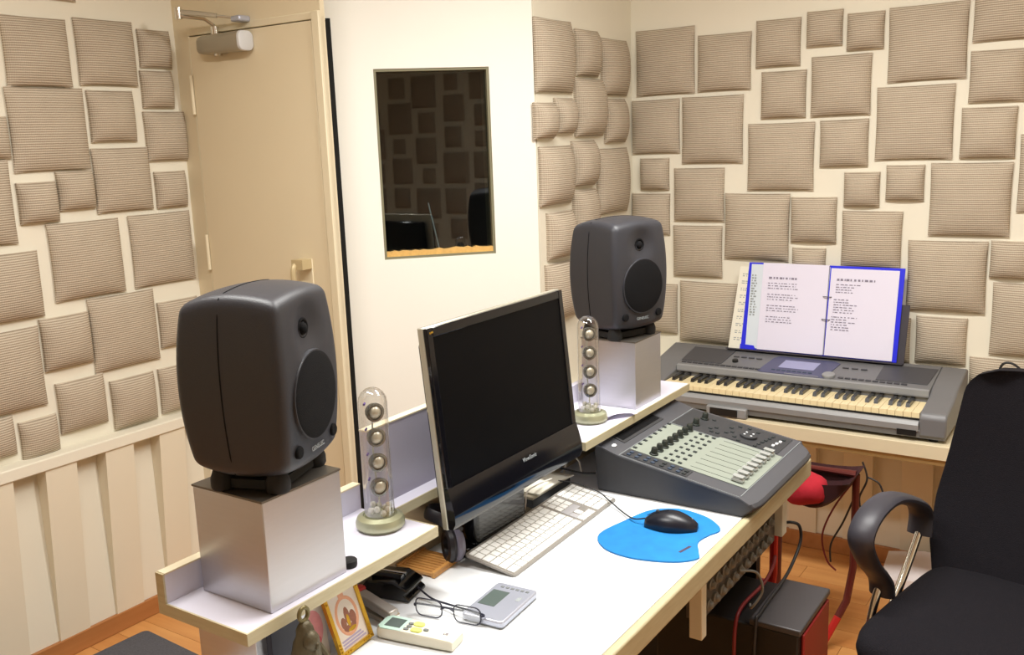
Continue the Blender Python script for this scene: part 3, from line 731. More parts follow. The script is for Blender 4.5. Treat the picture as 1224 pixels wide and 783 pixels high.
for k in range(N+1):
    t_ = k/N; x = -0.054+0.108*t_; wd = 0.031*(max(0.0, math.sin(PI*(0.06+0.9*t_)))**0.45)*(1-0.06*math.cos(2*PI*t_)); hg = 0.036*(math.sin(PI*(0.10+0.82*t_))**0.7)
    rs.append([Vector((x, wd*math.cos(a), max(0.0, hg*(0.25+0.75*math.sin(a)) if math.sin(a) > -0.3 else 0.0))) for a in [2*PI*j/18 for j in range(18)]])
rings(bm, rs); mk('mouse_shell', bm, MAT['mouse_black'], ms, smooth=60)
bm = bmesh.new(); tube(bm, [(-0.05, 0, 0.0215), (-0.035, 0, 0.030), (-0.02, 0, 0.0345), (-0.005, 0, 0.0365)], 0.0008, 6); mk('button_gap', bm, MAT['rubber'], ms)
bm = bmesh.new(); cyl(bm, (-0.028, -0.004, 0.030), (-0.028, 0.004, 0.030), 0.005, n=14); mk('wheel', bm, MAT['console_dark'], ms)
bm = bmesh.new(); ball(bm, (0.040, 0.004, 0.0215), (0.004, 0.003, 0.001), 10, 5); mk('badge', bm, MAT['ink_grey'], ms)
def cable(name, pts, r, m, label, cat='cable', sub=8, n=8):
    b = bmesh.new(); tube(b, smooth_path(pts, sub), r, n); return tag(mk(name, b, MAT[m], smooth=60), label, cat)
cable('mouse_cable', [(-0.822, 1.688, 0.757), (-0.85, 1.69, 0.75), (-0.895, 1.725, 0.745), (-0.94, 1.752, 0.752), (-0.975, 1.762, 0.764), (-1.03, 1.757, 0.775), (-1.07, 1.752, 0.775)], 0.0016, 'cable_dark', 'dark mouse cable crossing the white keyboard')
cable('usb_cable', [(-1.068, 1.60, 0.742), (-1.064, 1.605, 0.772), (-1.075, 1.63, 0.789), (-1.078, 1.68, 0.789), (-1.073, 1.73, 0.787)], 0.0018, 'cable_white', 'pale looped cable in front of the grey box')
cable('usb_cable', [(-1.10, 1.83, 0.742), (-1.102, 1.835, 0.775), (-1.09, 1.85, 0.797), (-1.075, 1.855, 0.79), (-1.065, 1.85, 0.765)], 0.0022, 'cable_white', 'pale arched cable behind the keyboard number pad')
cable('audio_cable', [(-1.13, 1.80, 0.79), (-1.09, 1.81, 0.782), (-1.05, 1.822, 0.775), (-1.018, 1.835, 0.775)], 0.0025, 'cable_dark', 'dark audio cable plugged into the mixing console back')

# headphones under the screen corner
hp = thing('headphones', 'black headphones lying under the lower left screen corner', 'headphones', (-1.10, 1.37, 0.74))
def cup(c, nrm, name='ear_cup'):
    nrm = Vector(nrm).normalized(); side = nrm.cross(Vector((0, 0, 1))).normalized(); up = side.cross(nrm)
    M = Matrix(((side[0], up[0], nrm[0], c[0]), (side[1], up[1], nrm[1], c[1]), (side[2], up[2], nrm[2], c[2]), (0, 0, 0, 1)))
    b = bmesh.new(); lathe(b, [(0.001, -0.012), (0.024, -0.012), (0.033, -0.004), (0.034, 0.004), (0.030, 0.008)], 26, M); o = mk(name, b, MAT['headphone_shell'], hp)
    b = bmesh.new(); lathe(b, [(0.0315, 0.006), (0.0345, 0.012), (0.033, 0.02), (0.026, 0.023), (0.019, 0.020), (0.018, 0.012), (0.001, 0.011)], 26, M); mk('ear_pad', b, MAT['headphone'], o)
cup((0.035, -0.012, 0.036), (-0.55, -0.75, 0.05)); cup((-0.012, 0.075, 0.036), (0.3, -0.9, 0.15))
bm = bmesh.new(); tube(bm, smooth_path([(0.042, -0.008, 0.06), (0.02, -0.03, 0.088), (-0.012, -0.035, 0.098), (-0.034, -0.005, 0.092), (-0.034, 0.045, 0.075), (-0.022, 0.078, 0.055)], 6), 0.007, 10, flat=(0.004, 0.012)); mk('head_band', bm, MAT['headphone'], hp)

# ------------------------------------------------------------------ mixing console
cs = thing('mixing_console', 'grey eight fader mixing console with pale control field', 'mixing console', (-0.82, 2.035, 0.74))
prof = [(-1.008, 0.7405), (-1.015, 0.836), (-1.011, 0.851), (-0.952, 0.832), (-0.667, 0.783), (-0.634, 0.772), (-0.627, 0.764), (-0.632, 0.757), (-0.654, 0.7405)]
CY = [1.824, 1.83, 1.845, 1.87, 2.18, 2.21, 2.235, 2.248]
def cprof(pr, y):
    d = max(0, 1.87-y)/0.05; e_ = max(0, y-2.18)/0.07
    k = 0.012*d**2.5+0.030*e_**2.5
    return [(x-(k if x > -0.66 else 0), z) for x, z in pr]
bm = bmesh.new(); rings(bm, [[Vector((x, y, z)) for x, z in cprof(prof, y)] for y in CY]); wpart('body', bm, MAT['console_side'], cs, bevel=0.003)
# top skin
bm = bmesh.new(); tp = [(-1.012, 0.8515), (-0.952, 0.8325), (-0.667, 0.7835), (-0.634, 0.7725)]
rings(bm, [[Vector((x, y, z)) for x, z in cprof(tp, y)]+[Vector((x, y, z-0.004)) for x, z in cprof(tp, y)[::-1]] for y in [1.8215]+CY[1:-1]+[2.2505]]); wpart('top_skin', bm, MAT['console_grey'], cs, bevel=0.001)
vd = Vector((0.285, 0, -0.049)).normalized()
MC = Matrix.Translation(-Vector(cs.location)) @ basis((-0.952, 1.82, 0.8327), vd, (0, 1, 0))
def cpart(name, bm, m, par=cs, **kw):
    bmesh.ops.transform(bm, matrix=MC, verts=bm.verts); return mk(name, bm, MAT[m], par, **kw)
bm = bmesh.new(); prism(bm, [(0.002, 0.055), (0.286, 0.055), (0.286, 0.292), (0.13, 0.292), (0.126, 0.278), (0.034, 0.278), (0.034, 0.276), (0.002, 0.276)], 0.0003, 0.0012); cpart('pale_field', bm, 'console_pale')
bm = bmesh.new(); prism(bm, [(0.004, 0.012), (0.162, 0.012), (0.162, 0.05), (0.004, 0.05)], 0.0003, 0.001); cpart('side_field', bm, 'console_dark')
bm = bmesh.new(); prism(bm, [(0.004, 0.285), (0.125, 0.285), (0.135, 0.30), (0.27, 0.30), (0.27, 0.42), (0.004, 0.42)], 0.0003, 0.001); cpart('transport_field', bm, 'console_dark')
# display groove in the rear bevel
vr = Vector((0.059, 0, -0.019)).normalized(); MR = Matrix.Translation(-Vector(cs.location)) @ basis((-1.011, 1.82, 0.8517), vr, (0, 1, 0))
bm = bmesh.new(); bx(bm, 0.008, 0.042, 0.07, 0.285, 0.0, 0.0012); bmesh.ops.transform(bm, matrix=MR, verts=bm.verts); gv = mk('display_frame', bm, MAT['console_dark'], cs)
bm = bmesh.new(); bx(bm, 0.013, 0.034, 0.078, 0.278, 0.0012, 0.0016); bmesh.ops.transform(bm, matrix=MR, verts=bm.verts); mk('display', bm, MAT['spk_black'], gv)
bm = bmesh.new(); lathe(bm, [(0.009, 0), (0.0085, 0.0012), (0.0005, 0.0014)], 20, Matrix.Translation((0.033, 0.034, 0.001)) @ Matrix.Diagonal((0.55, 1, 1, 1))); bmesh.ops.transform(bm, matrix=MR, verts=bm.verts); mk('badge', bm, MAT['led_white'], cs)
bm = bmesh.new()
for p0, p1 in (((0.0, 0.005), (0.0, 0.425)), ((0.288, 0.01), (0.288, 0.42))): bx(bm, p0[0]-0.0006, p0[0]+0.0006, p0[1], p1[1], 0.0, 0.0012)
bx(bm, 0.002, 0.286, 0.281, 0.2825, 0, 0.0013); bx(bm, 0.0, 0.288, 0.0045, 0.0055, 0, 0.0012); cpart('printed_line', bm, 'ink_grey')
bme = {}
def cbtn(v, u, m='btn_dark', sv=0.0042, su=0.0035, h=0.0026, name='button'):
    k = (m, sv, su, h)
    if k not in bme: bme[k] = mesh_of(name, box(-sv, sv, -su, su, 0, h), MAT[m], 0)
    o = link(name, bme[k], cs); o.matrix_local = MC @ Matrix.Translation((v, u, 0.0009))
b = bmesh.new(); lathe(b, [(0.0105, 0), (0.0105, 0.003), (0.008, 0.004), (0.0072, 0.016), (0.006, 0.0175), (0.0005, 0.0178)], 18); knob_me = mesh_of('knob', b, MAT['knob'])
b = bmesh.new(); rings(b, [[Vector((x, y, z)) for x, y in ((-a, -c), (a, -c), (a, c), (-a, c))] for a, c, z in ((0.013, 0.0085, 0.003), (0.013, 0.0085, 0.007), (0.005, 0.0075, 0.010), (0.006, 0.0075, 0.011), (0.012, 0.008, 0.0145))]); cap_me = mesh_of('fader_cap', b, MAT['fader_cap'], 0)
for i in range(8):
    u = 0.068+0.0286*i
    cbtn(0.009-0.0008*i, u); o = link('knob', knob_me, cs); o.matrix_local = MC @ Matrix.Translation((0.057, u, 0.001))
    cbtn(0.087, u, sv=0.0035); cbtn(0.104, u); cbtn(0.122, u)
    cbtn(0.202, u+0.006, 'spk_black', 0.056, 0.0007, 0.0006, 'fader_slot')
    o = link('fader_cap', cap_me, cs); o.matrix_local = MC @ Matrix.Translation((0.256, u+0.008, 0.001))
for u, v in ((0.319, 0.053), (0.375, 0.054)): o = link('knob', knob_me, cs); o.matrix_local = MC @ Matrix.Translation((v, u, 0.001))
for v in (0.016, 0.036, 0.058, 0.076, 0.098, 0.118, 0.138, 0.152):
    for u in (0.022, 0.038): cbtn(v, u, 'btn_blue' if (v*1000) % 3 < 1.5 else 'btn_dark', 0.004, 0.004)
for v, u in ((0.076, 0.385), (0.09, 0.325), (0.10, 0.34), (0.10, 0.308), (0.115, 0.308), (0.13, 0.33), (0.14, 0.345), (0.142, 0.395), (0.155, 0.32), (0.165, 0.40), (0.17, 0.305), (0.128, 0.37), (0.19, 0.392)): cbtn(v, u)
for k in range(6): cbtn(0.213+0.003*k, 0.305+0.018*k, sv=0.0035, su=0.005)
for k in range(6): cbtn(0.240+0.003*k, 0.305+0.018*k, 'led_white' if 1 < k < 5 else 'btn_dark', 0.0032, 0.0045)
bm = bmesh.new(); lathe(bm, [(0.021, 0.0), (0.021, 0.006), (0.017, 0.008), (0.0005, 0.0065)], 26, Matrix.Translation((0.181, 0.348, 0.001))); cpart('jog_wheel', bm, 'console_dark')
for a in range(4): cbtn(0.181+0.012*math.cos(a*PI/2+0.8), 0.348+0.012*math.sin(a*PI/2+0.8), 'led_white', 0.0022, 0.0022, 0.0085)

# ------------------------------------------------------------------ keyboard table and music keyboard
tb = thing('keyboard_table', 'cream topped table under the music keyboard', 'table', (-0.95, 3.12, 0))
wpart('table_top', box(-1.60, -0.30, 2.93, 3.305, 0.556, 0.60), MAT['table_cream'], tb, bevel=0.002)
wpart('apron', box(-1.60, -0.30, 2.945, 2.965, 0.535, 0.556), MAT['table_edge'], tb)
for x in (-1.57, -0.36): wpart('leg_panel', box(x, x+0.03, 2.97, 3.28, 0, 0.556), MAT['table_edge'], tb)

mkb = thing('music_keyboard', 'silver grey electronic music keyboard with open folder rest', 'music keyboard', (-0.957, 3.13, 0.60))
XL, XR2, KX0, KX1 = -1.468, -0.446, -1.373, -0.525
def xprism(name, prof, x0, x1, m, par=mkb, **kw):
    b = bmesh.new(); rings(b, [[Vector((x, y, z)) for y, z in prof] for x in (x0, x1)]); return wpart(name, b, m, par, **kw)
xprism('lower_case', [(2.952, 0.612), (2.946, 0.635), (2.962, 0.650), (3.10, 0.66), (3.10, 0.70), (3.315, 0.70), (3.325, 0.62), (3.31, 0.612)], XL+0.004, XR2-0.004, MAT['psr_grey'])
xprism('front_slip', [(2.944, 0.632), (2.942, 0.652), (2.950, 0.664), (2.968, 0.664), (2.968, 0.632)], KX0-0.001, KX1+0.001, MAT['psr_silver'], bevel=0.002)
xprism('key_shadow_gap', [(2.958, 0.662), (2.958, 0.670), (3.10, 0.676), (3.10, 0.662)], KX0, KX1, MAT['psr_black'])
xprism('control_panel', [(3.092, 0.70), (3.096, 0.7215), (3.104, 0.7245), (3.288, 0.758), (3.318, 0.752), (3.325, 0.70)], KX0-0.002, KX1+0.002, MAT['psr_grey'], bevel=0.002)
xprism('silver_line', [(3.092, 0.705), (3.092, 0.7225), (3.102, 0.7255), (3.104, 0.7235), (3.096, 0.705)], KX0, KX1, MAT['psr_silver'])
for x0, x1 in ((XL, KX0-0.002), (KX1+0.002, XR2)):
    xprism('cheek_block', [(2.946, 0.618), (2.944, 0.678), (2.956, 0.692), (3.08, 0.708), (3.13, 0.729), (3.288, 0.758), (3.318, 0.752), (3.325, 0.625), (3.31, 0.615)], x0, x1, MAT['psr_grey'], bevel=0.006)
KW = (KX1-KX0)/36
b = box(-KW/2+0.0006, KW/2-0.0006, 2.962-3.13, 3.096-3.13, 0.668-0.60, 0.686-0.60); wk = mesh_of('white_key', b, MAT['ivory'], 0)
b = bmesh.new(); rings(b, [[Vector((x, y-3.13, z-0.60)) for y, z in ((3.012, 0.684), (3.018, 0.6975), (3.096, 0.6985), (3.096, 0.684))] for x in (-0.006, 0.006)]); bk = mesh_of('black_key', b, MAT['key_black'], 0)
for i in range(36):
    xc = KX0+KW*(i+0.5)+0.957
    link('white_key', wk, mkb, (xc, 0, 0))
    if i < 35 and i % 7 in (0, 1, 3, 4, 5): link('black_key', bk, mkb, (xc+KW/2+(-0.0015, 0.0015, 0, -0.002, 0, 0.002, 0)[i % 7], 0, 0))
# panel features: slope plane
ps = Vector((0, 3.288-3.104, 0.758-0.7245)).normalized()
MP = Matrix.Translation(-Vector(mkb.location)) @ basis((-0.957, 3.104, 0.7247), (1, 0, 0), ps)
def ppart(name, bm, m, par=mkb, **kw):
    bmesh.ops.transform(bm, matrix=MP, verts=bm.verts); return mk(name, bm, MAT[m], par, **kw)
bm = bmesh.new(); prism(bm, [(-0.125, 0.008), (-0.105, 0.125), (-0.09, 0.145), (0.10, 0.145), (0.125, 0.13), (0.105, 0.0), (-0.11, 0.0)], 0.0002, 0.0022); ppart('display_panel', bm, 'psr_panel', bevel=0.0008)
bm = bmesh.new(); prism(bm, [(-0.066, 0.05), (-0.058, 0.115), (0.062, 0.115), (0.056, 0.05)], 0.0022, 0.0028); ppart('display', bm, 'psr_lcd')
bm = bmesh.new(); lathe(bm, [(0.021, 0), (0.021, 0.008), (0.018, 0.010), (0.0005, 0.009)], 24, Matrix.Translation((0.115, 0.02, 0.001))); ppart('data_dial', bm, 'psr_silver')
bm = bmesh.new(); lathe(bm, [(0.011, 0), (0.010, 0.008), (0.0005, 0.0085)], 18, Matrix.Translation((-0.225, 0.065, 0))); ppart('volume_knob', bm, 'psr_black')
for x0, x1 in ((-0.416, -0.255), (0.262, 0.43)):
    bm = bmesh.new(); prism(bm, [(x0, 0.032), (x0, 0.160), (x1, 0.160), (x1-0.01, 0.032)], 0.0002, 0.0025); ppart('speaker_grille', bm, 'psr_dark', bevel=0.001)
pb = {}
def pbtn(x, y, w_=0.0085, h_=0.004, m='psr_dark', name='panel_button'):
    k = (w_, h_, m)
    if k not in pb: pb[k] = mesh_of(name, box(-w_, w_, -h_, h_, 0, 0.003), MAT[m], 0)
    o = link(name, pb[k], mkb); o.matrix_local = MP @ Matrix.Translation((x, y, 0.0004))
for i in range(14): pbtn(-0.40+0.021*i, 0.018)
for i in range(10): pbtn(0.155+0.022*i, 0.018)
for i in range(4): pbtn(-0.235+0.028*i, 0.105, 0.010, 0.003)
for i in range(3): pbtn(0.15+0.03*i, 0.10, 0.010, 0.003)
for i in range(8): pbtn(-0.075+0.018*i, 0.028, 0.006, 0.004, 'btn_blue')
bm = bmesh.new(); bx(bm, -0.03, 0.085, 0.004, 0.007, 0.002, 0.003); ppart('printed_line', bm, 'psr_silver')
bm = bmesh.new(); bx(bm, -1.195, -1.055, 2.93, 2.952, 0.601, 0.635); wpart('jack_box', bm, MAT['psr_silver'], mkb, bevel=0.004)
bm = bmesh.new(); bx(bm, -1.18, -1.085, 2.926, 2.932, 0.606, 0.63); wpart('jack_opening', bm, MAT['psr_black'], mkb)
for x in (XL+0.06, XR2-0.04): bm = bmesh.new(); cyl(bm, (x, 2.98, 0.60), (x, 2.98, 0.616), 0.014); cyl(bm, (x, 3.28, 0.60), (x, 3.28, 0.616), 0.014); wpart('rubber_foot', bm, MAT['rubber'], mkb)
bm = bmesh.new(); bx(bm, -0.585, -0.53, 2.943, 2.948, 0.618, 0.636); wpart('phones_socket', bm, MAT['psr_black'], mkb)
# music rest
rdir = Vector((0, 0.05, 0.30)).normalized()
BO = Vector((-1.20, 3.268, 0.772))
MB_ = basis(BO, (1, 0, 0), rdir)
bm = bmesh.new(); prism(bm, [(-0.05, -0.014), (0.562, -0.014), (0.568, 0.185), (-0.03, 0.185)], -0.012, -0.008, MB_); bx(bm, -0.05, 0.562, -0.014, -0.010, -0.012, 0.014, MB_); wpart('music_rest', bm, MAT['stand_dark'], mkb)

# loose sheet and ring folder on the rest
def lines(bm, x0, y0, w_, n, dy, M, z, seed, lh=0.0028):
    rnd = random.Random(seed)
    for i in range(n):
        x = x0; end = x0+w_*rnd.uniform(0.55, 1.0)
        while x < end:
            l = rnd.uniform(0.003, 0.012); bx(bm, x, min(x+l, end+0.002), y0-dy*i-lh, y0-dy*i, z, z+0.0002, M); x += l+rnd.uniform(0.002, 0.007)
ls = thing('loose_sheet', 'cream printed sheet sticking out left behind the blue folder', 'paper', BO)
MS = basis((0, 0, 0), (1, 0, 0), rdir)
bm = bmesh.new(); prism(bm, [(-0.048, -0.010), (0.16, -0.010), (0.175, 0.290), (-0.022, 0.290)], -0.0055, -0.0045, MS); mk('sheet', bm, MAT['paper_cream'], ls)
bm = bmesh.new()
for i in range(10): lines(bm, -0.030+0.0021*i, 0.03+0.026*i, 0.03, 2, 0.007, MS, -0.0045, i, 0.003)
mk('print', bm, MAT['ink_grey'], ls)
fo = thing('ring_folder', 'open blue ring folder with lyric sheets on the music rest', 'folder', BO)
bm = bmesh.new(); prism(bm, [(0, -0.009), (0.540, -0.009), (0.546, 0.306), (0.012, 0.306)], -0.004, -0.001, MS); mk('cover', bm, MAT['folder_blue'], fo)
bm = bmesh.new(); N = 10
def page(x0, x1, y0, y1, zb, bulge):
    b = bmesh.new(); rs = []
    for k in range(N+1):
        x = x0+(x1-x0)*k/N; zz = zb+bulge*math.sin(PI*k/N)
        rs.append([MS @ Vector((x+0.004*(yy > 0.1), yy, zz+d)) for yy, d in ((y0, 0), (y1, 0), (y1, 0.0012), (y0, 0.0012))])
    rings(b, rs); return b
mk('clear_sleeve', page(0.018, 0.298, -0.004, 0.300, 0.0, 0.001), MAT['sleeve'], fo)
mk('page', page(0.062, 0.296, -0.006, 0.306, 0.0026, 0.001), MAT['paper_lilac'], fo)
mk('page', page(0.302, 0.526, -0.006, 0.297, 0.0012, 0.001), MAT['paper_lilac'], fo)
bm = bmesh.new(); prism(bm, [(0.0, -0.009), (0.055, -0.009), (0.055, -0.003), (0.05, 0.006), (0.0, 0.008)], 0.004, 0.006, MS); mk('corner_pocket', bm, MAT['folder_blue'], fo)
bm = bmesh.new()
lines(bm, 0.09, 0.257, 0.16, 1, 0.01, MS, 0.0058, 1, 0.007)
for k in range(4): lines(bm, 0.088, 0.236-0.040*k, 0.13, 3, 0.009, MS, 0.0058, 10+k)
mk('left_page_print', bm, MAT['ink'], fo); bm = bmesh.new()
lines(bm, 0.328, 0.262, 0.19, 1, 0.01, MS, 0.0044, 3, 0.007)
mk('page_heading', bm, MAT['ink'], fo)
for k, nn in enumerate((4, 6, 6)):
    bm = bmesh.new(); lines(bm, 0.326-0.004*k, 0.243-0.052*k-(0.008 if k == 2 else 0), 0.085, nn, 0.0088, MS, 0.0044, 20+k); mk('verse_print', bm, MAT['ink'], fo)
bm = bmesh.new()
for i in range(16): lines(bm, 0.026, 0.262-0.0095*i, 0.022, 1, 0.01, MS, 0.0026, 50+i, 0.005)
mk('print', bm, MAT['ink_grey'], fo)
bm = bmesh.new(); bx(bm, 0.2985, 0.3005, -0.006, 0.304, 0.002, 0.0045, MS); mk('spine_gap', bm, MAT['ink'], fo)
for yy in (0.197, 0.118):
    b = bmesh.new(); tube(b, [MS @ Vector((0.299+0.014*math.cos(R(a)), yy, 0.002+0.010*math.sin(R(a)))) for a in range(0, 181, 20)], 0.0014, 8); mk('binder_ring', b, MAT['stand_dark'], fo)

# ------------------------------------------------------------------ small things on the near desk
rm = thing('remote_control', 'cream air conditioner remote with grey display and yellow buttons', 'remote control', (-0.944, 1.092, 0.7405), R(10))
sec = [(-0.024, 0.004), (-0.021, 0.0), (0.021, 0.0), (0.024, 0.004), (0.024, 0.014), (0.021, 0.0185), (-0.021, 0.0185), (-0.024, 0.014)]
bm = bmesh.new(); rings(bm, [[Vector((x, a*k, 0.001+b*kz)) for a, b in sec] for x, k, kz in ((-0.068, 0.8, 0.9), (-0.062, 0.95, 1.0), (-0.03, 1.0, 1.05), (0.03, 0.98, 1.0), (0.068, 0.92, 0.9), (0.072, 0.86, 0.75))]); mk('case', bm, MAT['remote_white'], rm)
bm = bmesh.new(); prism(bm, [(-0.067, -0.015), (-0.06, -0.021), (-0.022, -0.021), (-0.022, 0.021), (-0.06, 0.021), (-0.067, 0.015)], 0.0185, 0.0207); mk('mint_fascia', bm, MAT['remote_mint'], rm)
mk('display', box(-0.057, -0.028, -0.013, 0.014, 0.0207, 0.0212), MAT['lcd_grey'], rm)
for x, y in ((-0.002, 0.008), (0.002, -0.010)): bm = bmesh.new(); prism(bm, rrect(0.019, 0.012, 0.005), 0.019, 0.0222, Matrix.Translation((x, y, 0))); mk('button', bm, MAT['btn_yellow'], rm)
for x, y in ((-0.016, 0.006), (-0.016, -0.012), (0.017, -0.004), (-0.015, -0.003)): bm = bmesh.new(); prism(bm, rrect(0.009, 0.006, 0.0025), 0.019, 0.0218, Matrix.Translation((x, y, 0))); mk('button', bm, MAT['btn_grey'], rm)
text('logo', 'LG', 0.007, MAT['ink'], rm, Matrix.Translation((0.052, -0.002, 0.0192)))

gd = thing('grey_device', 'flat silver grey pocket device with dark display', 'device', (-0.884, 1.243, 0.7405), R(4))
bm = bmesh.new(); prism(bm, rrect(0.082, 0.128, 0.008), 0.002, 0.014); mk('case', bm, MAT['silver'], gd, bevel=0.003)
bm = bmesh.new(); prism(bm, rrect(0.079, 0.125, 0.007), 0.0, 0.004); mk('underside', bm, MAT['btn_grey'], gd)
mk('display', box(-0.033, 0.0, -0.022, 0.034, 0.014, 0.0146), MAT['lcd_grey'], gd)
for i in range(6): mk('button', box(-0.026+0.010*i, -0.020+0.010*i, 0.046, 0.051, 0.014, 0.0150), MAT['btn_grey'], gd)
mk('print', box(0.022, 0.030, 0.012, 0.026, 0.014, 0.0143), MAT['ink_grey'], gd)

ey = thing('eyeglasses', 'thin dark framed eyeglasses lying behind the remote control', 'glasses', (-0.938, 1.162, 0.7405), R(10)); ey.scale = (1.15, 1.15, 1.1)
for s in (-1, 1):
    b = bmesh.new(); tube(b, [Vector((0.032*s+x, 0.004*abs(x/0.02)**2*0.5, 0.016+y)) for x, y in rrect(0.044, 0.029, 0.010, 4)], 0.0011, 6, closed=True); r_ = mk('lens_rim', b, MAT['navy'], ey)
    b = bmesh.new(); prism(b, rrect(0.042, 0.027, 0.009, 4), -0.0004, 0.0004, Matrix.Translation((0.032*s, 0.001, 0.016)) @ Matrix.Rotation(R(90), 4, 'X')); mk('lens', b, thin_glass('lens_glass', (0.98, 0.98, 0.98, 1), 0.03, 0.4) if s < 0 else MAT['lens_glass'], r_)
b = bmesh.new(); tube(b, smooth_path([(-0.011, 0, 0.018), (0, 0.001, 0.022), (0.011, 0, 0.018)], 4), 0.0011, 6); mk('bridge', b, MAT['navy'], ey)
b = bmesh.new(); tube(b, smooth_path([(-0.054, 0, 0.017), (-0.053, 0.008, 0.016), (0.0, 0.020, 0.010), (0.045, 0.026, 0.006), (0.068, 0.032, 0.003)], 5), 0.0016, 6); mk('temple', b, MAT['navy'], ey)
b = bmesh.new(); tube(b, smooth_path([(0.054, 0, 0.017), (0.053, 0.010, 0.016), (-0.01, 0.030, 0.010), (-0.05, 0.045, 0.006), (-0.082, 0.058, 0.014)], 5), 0.0016, 6); mk('temple', b, MAT['navy'], ey)

co = thing('bamboo_coaster', 'square bamboo slat coaster below the screen corner', 'coaster', (-1.103, 1.318, 0.7405), R(3))
for i in range(9): mk('slat', box(-0.044, 0.044, -0.043+0.0096*i, -0.0362+0.0096*i, 0.003, 0.009), MAT['bamboo'], co, bevel=0.001)
for x in (-0.044, 0.037): mk('rail', box(x, x+0.007, -0.044, 0.044, 0.0, 0.012), MAT['bamboo'], co, bevel=0.001)

tp_ = thing('tape_dispenser', 'glossy black desk tape dispenser under the shelf edge', 'tape dispenser', (-1.092, 1.200, 0.7405), R(12)); tp_.scale = (0.92, 0.92, 0.92)
bm = bmesh.new(); rings(bm, [[Vector((x, y, z)) for x, z in ((-0.055, 0.0), (-0.055, 0.012), (-0.04, 0.034), (0.02, 0.038), (0.046, 0.026), (0.052, 0.020), (0.044, 0.014), (0.055, 0.006), (0.055, 0.0))] for y in (-0.036, 0.036)]); mk('body', bm, MAT['gloss_black'], tp_, bevel=0.004)
bm = bmesh.new(); cyl(bm, (-0.035, -0.012, 0.0375), (0.03, -0.012, 0.0375), 0.008, n=14); mk('roll_cover', bm, MAT['gloss_black'], tp_)
bm = bmesh.new(); cyl(bm, (-0.040, 0.006, 0.0385), (0.028, 0.006, 0.0385), 0.0035, n=10); mk('highlight_bar', bm, MAT['chrome'], tp_)  # chrome cylinder added as the glossy highlight along the top

st = thing('stapler', 'small silver stapler with red grip beside the gold frame', 'stapler', (-1.055, 1.115, 0.7405), R(-8))
mk('base', box(-0.045, 0.045, -0.012, 0.012, 0, 0.008), MAT['stapler_silver'], st, bevel=0.002)
bm = bmesh.new(); bx(bm, -0.046, 0.042, -0.011, 0.011, 0.014, 0.03, Matrix.Rotation(R(7), 4, 'Y')); mk('arm', bm, MAT['stapler_silver'], st, bevel=0.003)
mk('grip', box(-0.058, -0.040, -0.013, 0.013, 0.018, 0.040), MAT['red_plastic'], st, bevel=0.004)
bm = bmesh.new(); cyl(bm, (0.04, -0.013, 0.012), (0.04, 0.013, 0.012), 0.005); mk('hinge_pin', bm, MAT['chrome'], st)

# gold picture frame facing +x, leaning back
pf = thing('picture_frame', 'small gold picture frame holding a devotional print', 'picture frame', (-1.012, 1.018, 0.7405), R(0))
MFr = basis((0, 0, 0.002), (0, 1, 0), (-0.28, 0, 1)) @ Matrix.Rotation(R(4), 4, 'Z')
PW, PH = 0.038, 0.112
def fpart(name, bm, m, par=pf, **kw):
    bmesh.ops.transform(bm, matrix=MFr, verts=bm.verts); return mk(name, bm, MAT[m], par, **kw)
bm = bmesh.new()
for b in ((-PW, -PW+0.007, 0, PH), (PW-0.007, PW, 0, PH), (-PW+0.007, PW-0.007, 0, 0.007), (-PW+0.007, PW-0.007, PH-0.007, PH)): bx(bm, *b, -0.004, 0.004)
for cx, cy in ((-1, 0), (1, 0), (-1, 1), (1, 1)):
    for k in range(4):
        ball(bm, (cx*(PW-0.0035), (0.0035 if cy == 0 else PH-0.0035)+(k*0.006)*(1 if cy == 0 else -1), 0.004), 0.0022, 8, 5); ball(bm, (cx*(PW-0.0035-k*0.006), 0.0035 if cy == 0 else PH-0.0035, 0.004), 0.0022, 8, 5)
fpart('gold_frame', bm, 'gold')
fpart('print_sheet', box(-PW+0.006, PW-0.006, 0.006, PH-0.006, -0.003, 0.001), 'print_cream')
bm = bmesh.new(); tube(bm, [Vector((0.022*math.cos(R(a)), 0.056+0.030*math.sin(R(a)), 0.001)) for a in range(0, 360, 12)], 0.003, 6, closed=True, flat=(0.0028, 0.0004)); bx(bm, -0.006, 0.006, 0.085, 0.094, 0.001, 0.0014); fpart('print', bm, 'print_orange')
bm = bmesh.new()
for cx, cy, rx, ry in ((0.0, 0.055, 0.006, 0.016), (-0.011, 0.047, 0.006, 0.010), (0.011, 0.049, 0.007, 0.012), (0.0, 0.036, 0.016, 0.006)): ball(bm, (cx, cy, 0.001), (rx, ry, 0.0005), 12, 4)
fpart('print', bm, 'print_brown')
bm = bmesh.new(); ball(bm, (0.0, 0.048, 0.0013), (0.0035, 0.012, 0.0005), 10, 4); ball(bm, (0.003, 0.033, 0.0013), (0.010, 0.004, 0.0005), 10, 4); fpart('print', bm, 'gold')
bm = bmesh.new()
for k in range(3): fpart('print_line', box(-0.026, 0.026-0.004*k, 0.010+0.005*k, 0.013+0.005*k, 0.001, 0.0014), 'print_lilac')
bm.free()
bm = bmesh.new(); bx(bm, -0.008, 0.008, 0.0, 0.07, -0.0065, -0.0045); bmesh.ops.transform(bm, matrix=MFr @ Matrix.Rotation(R(-14), 4, 'X'), verts=bm.verts); mk('easel_leg', bm, MAT['navy'], pf)

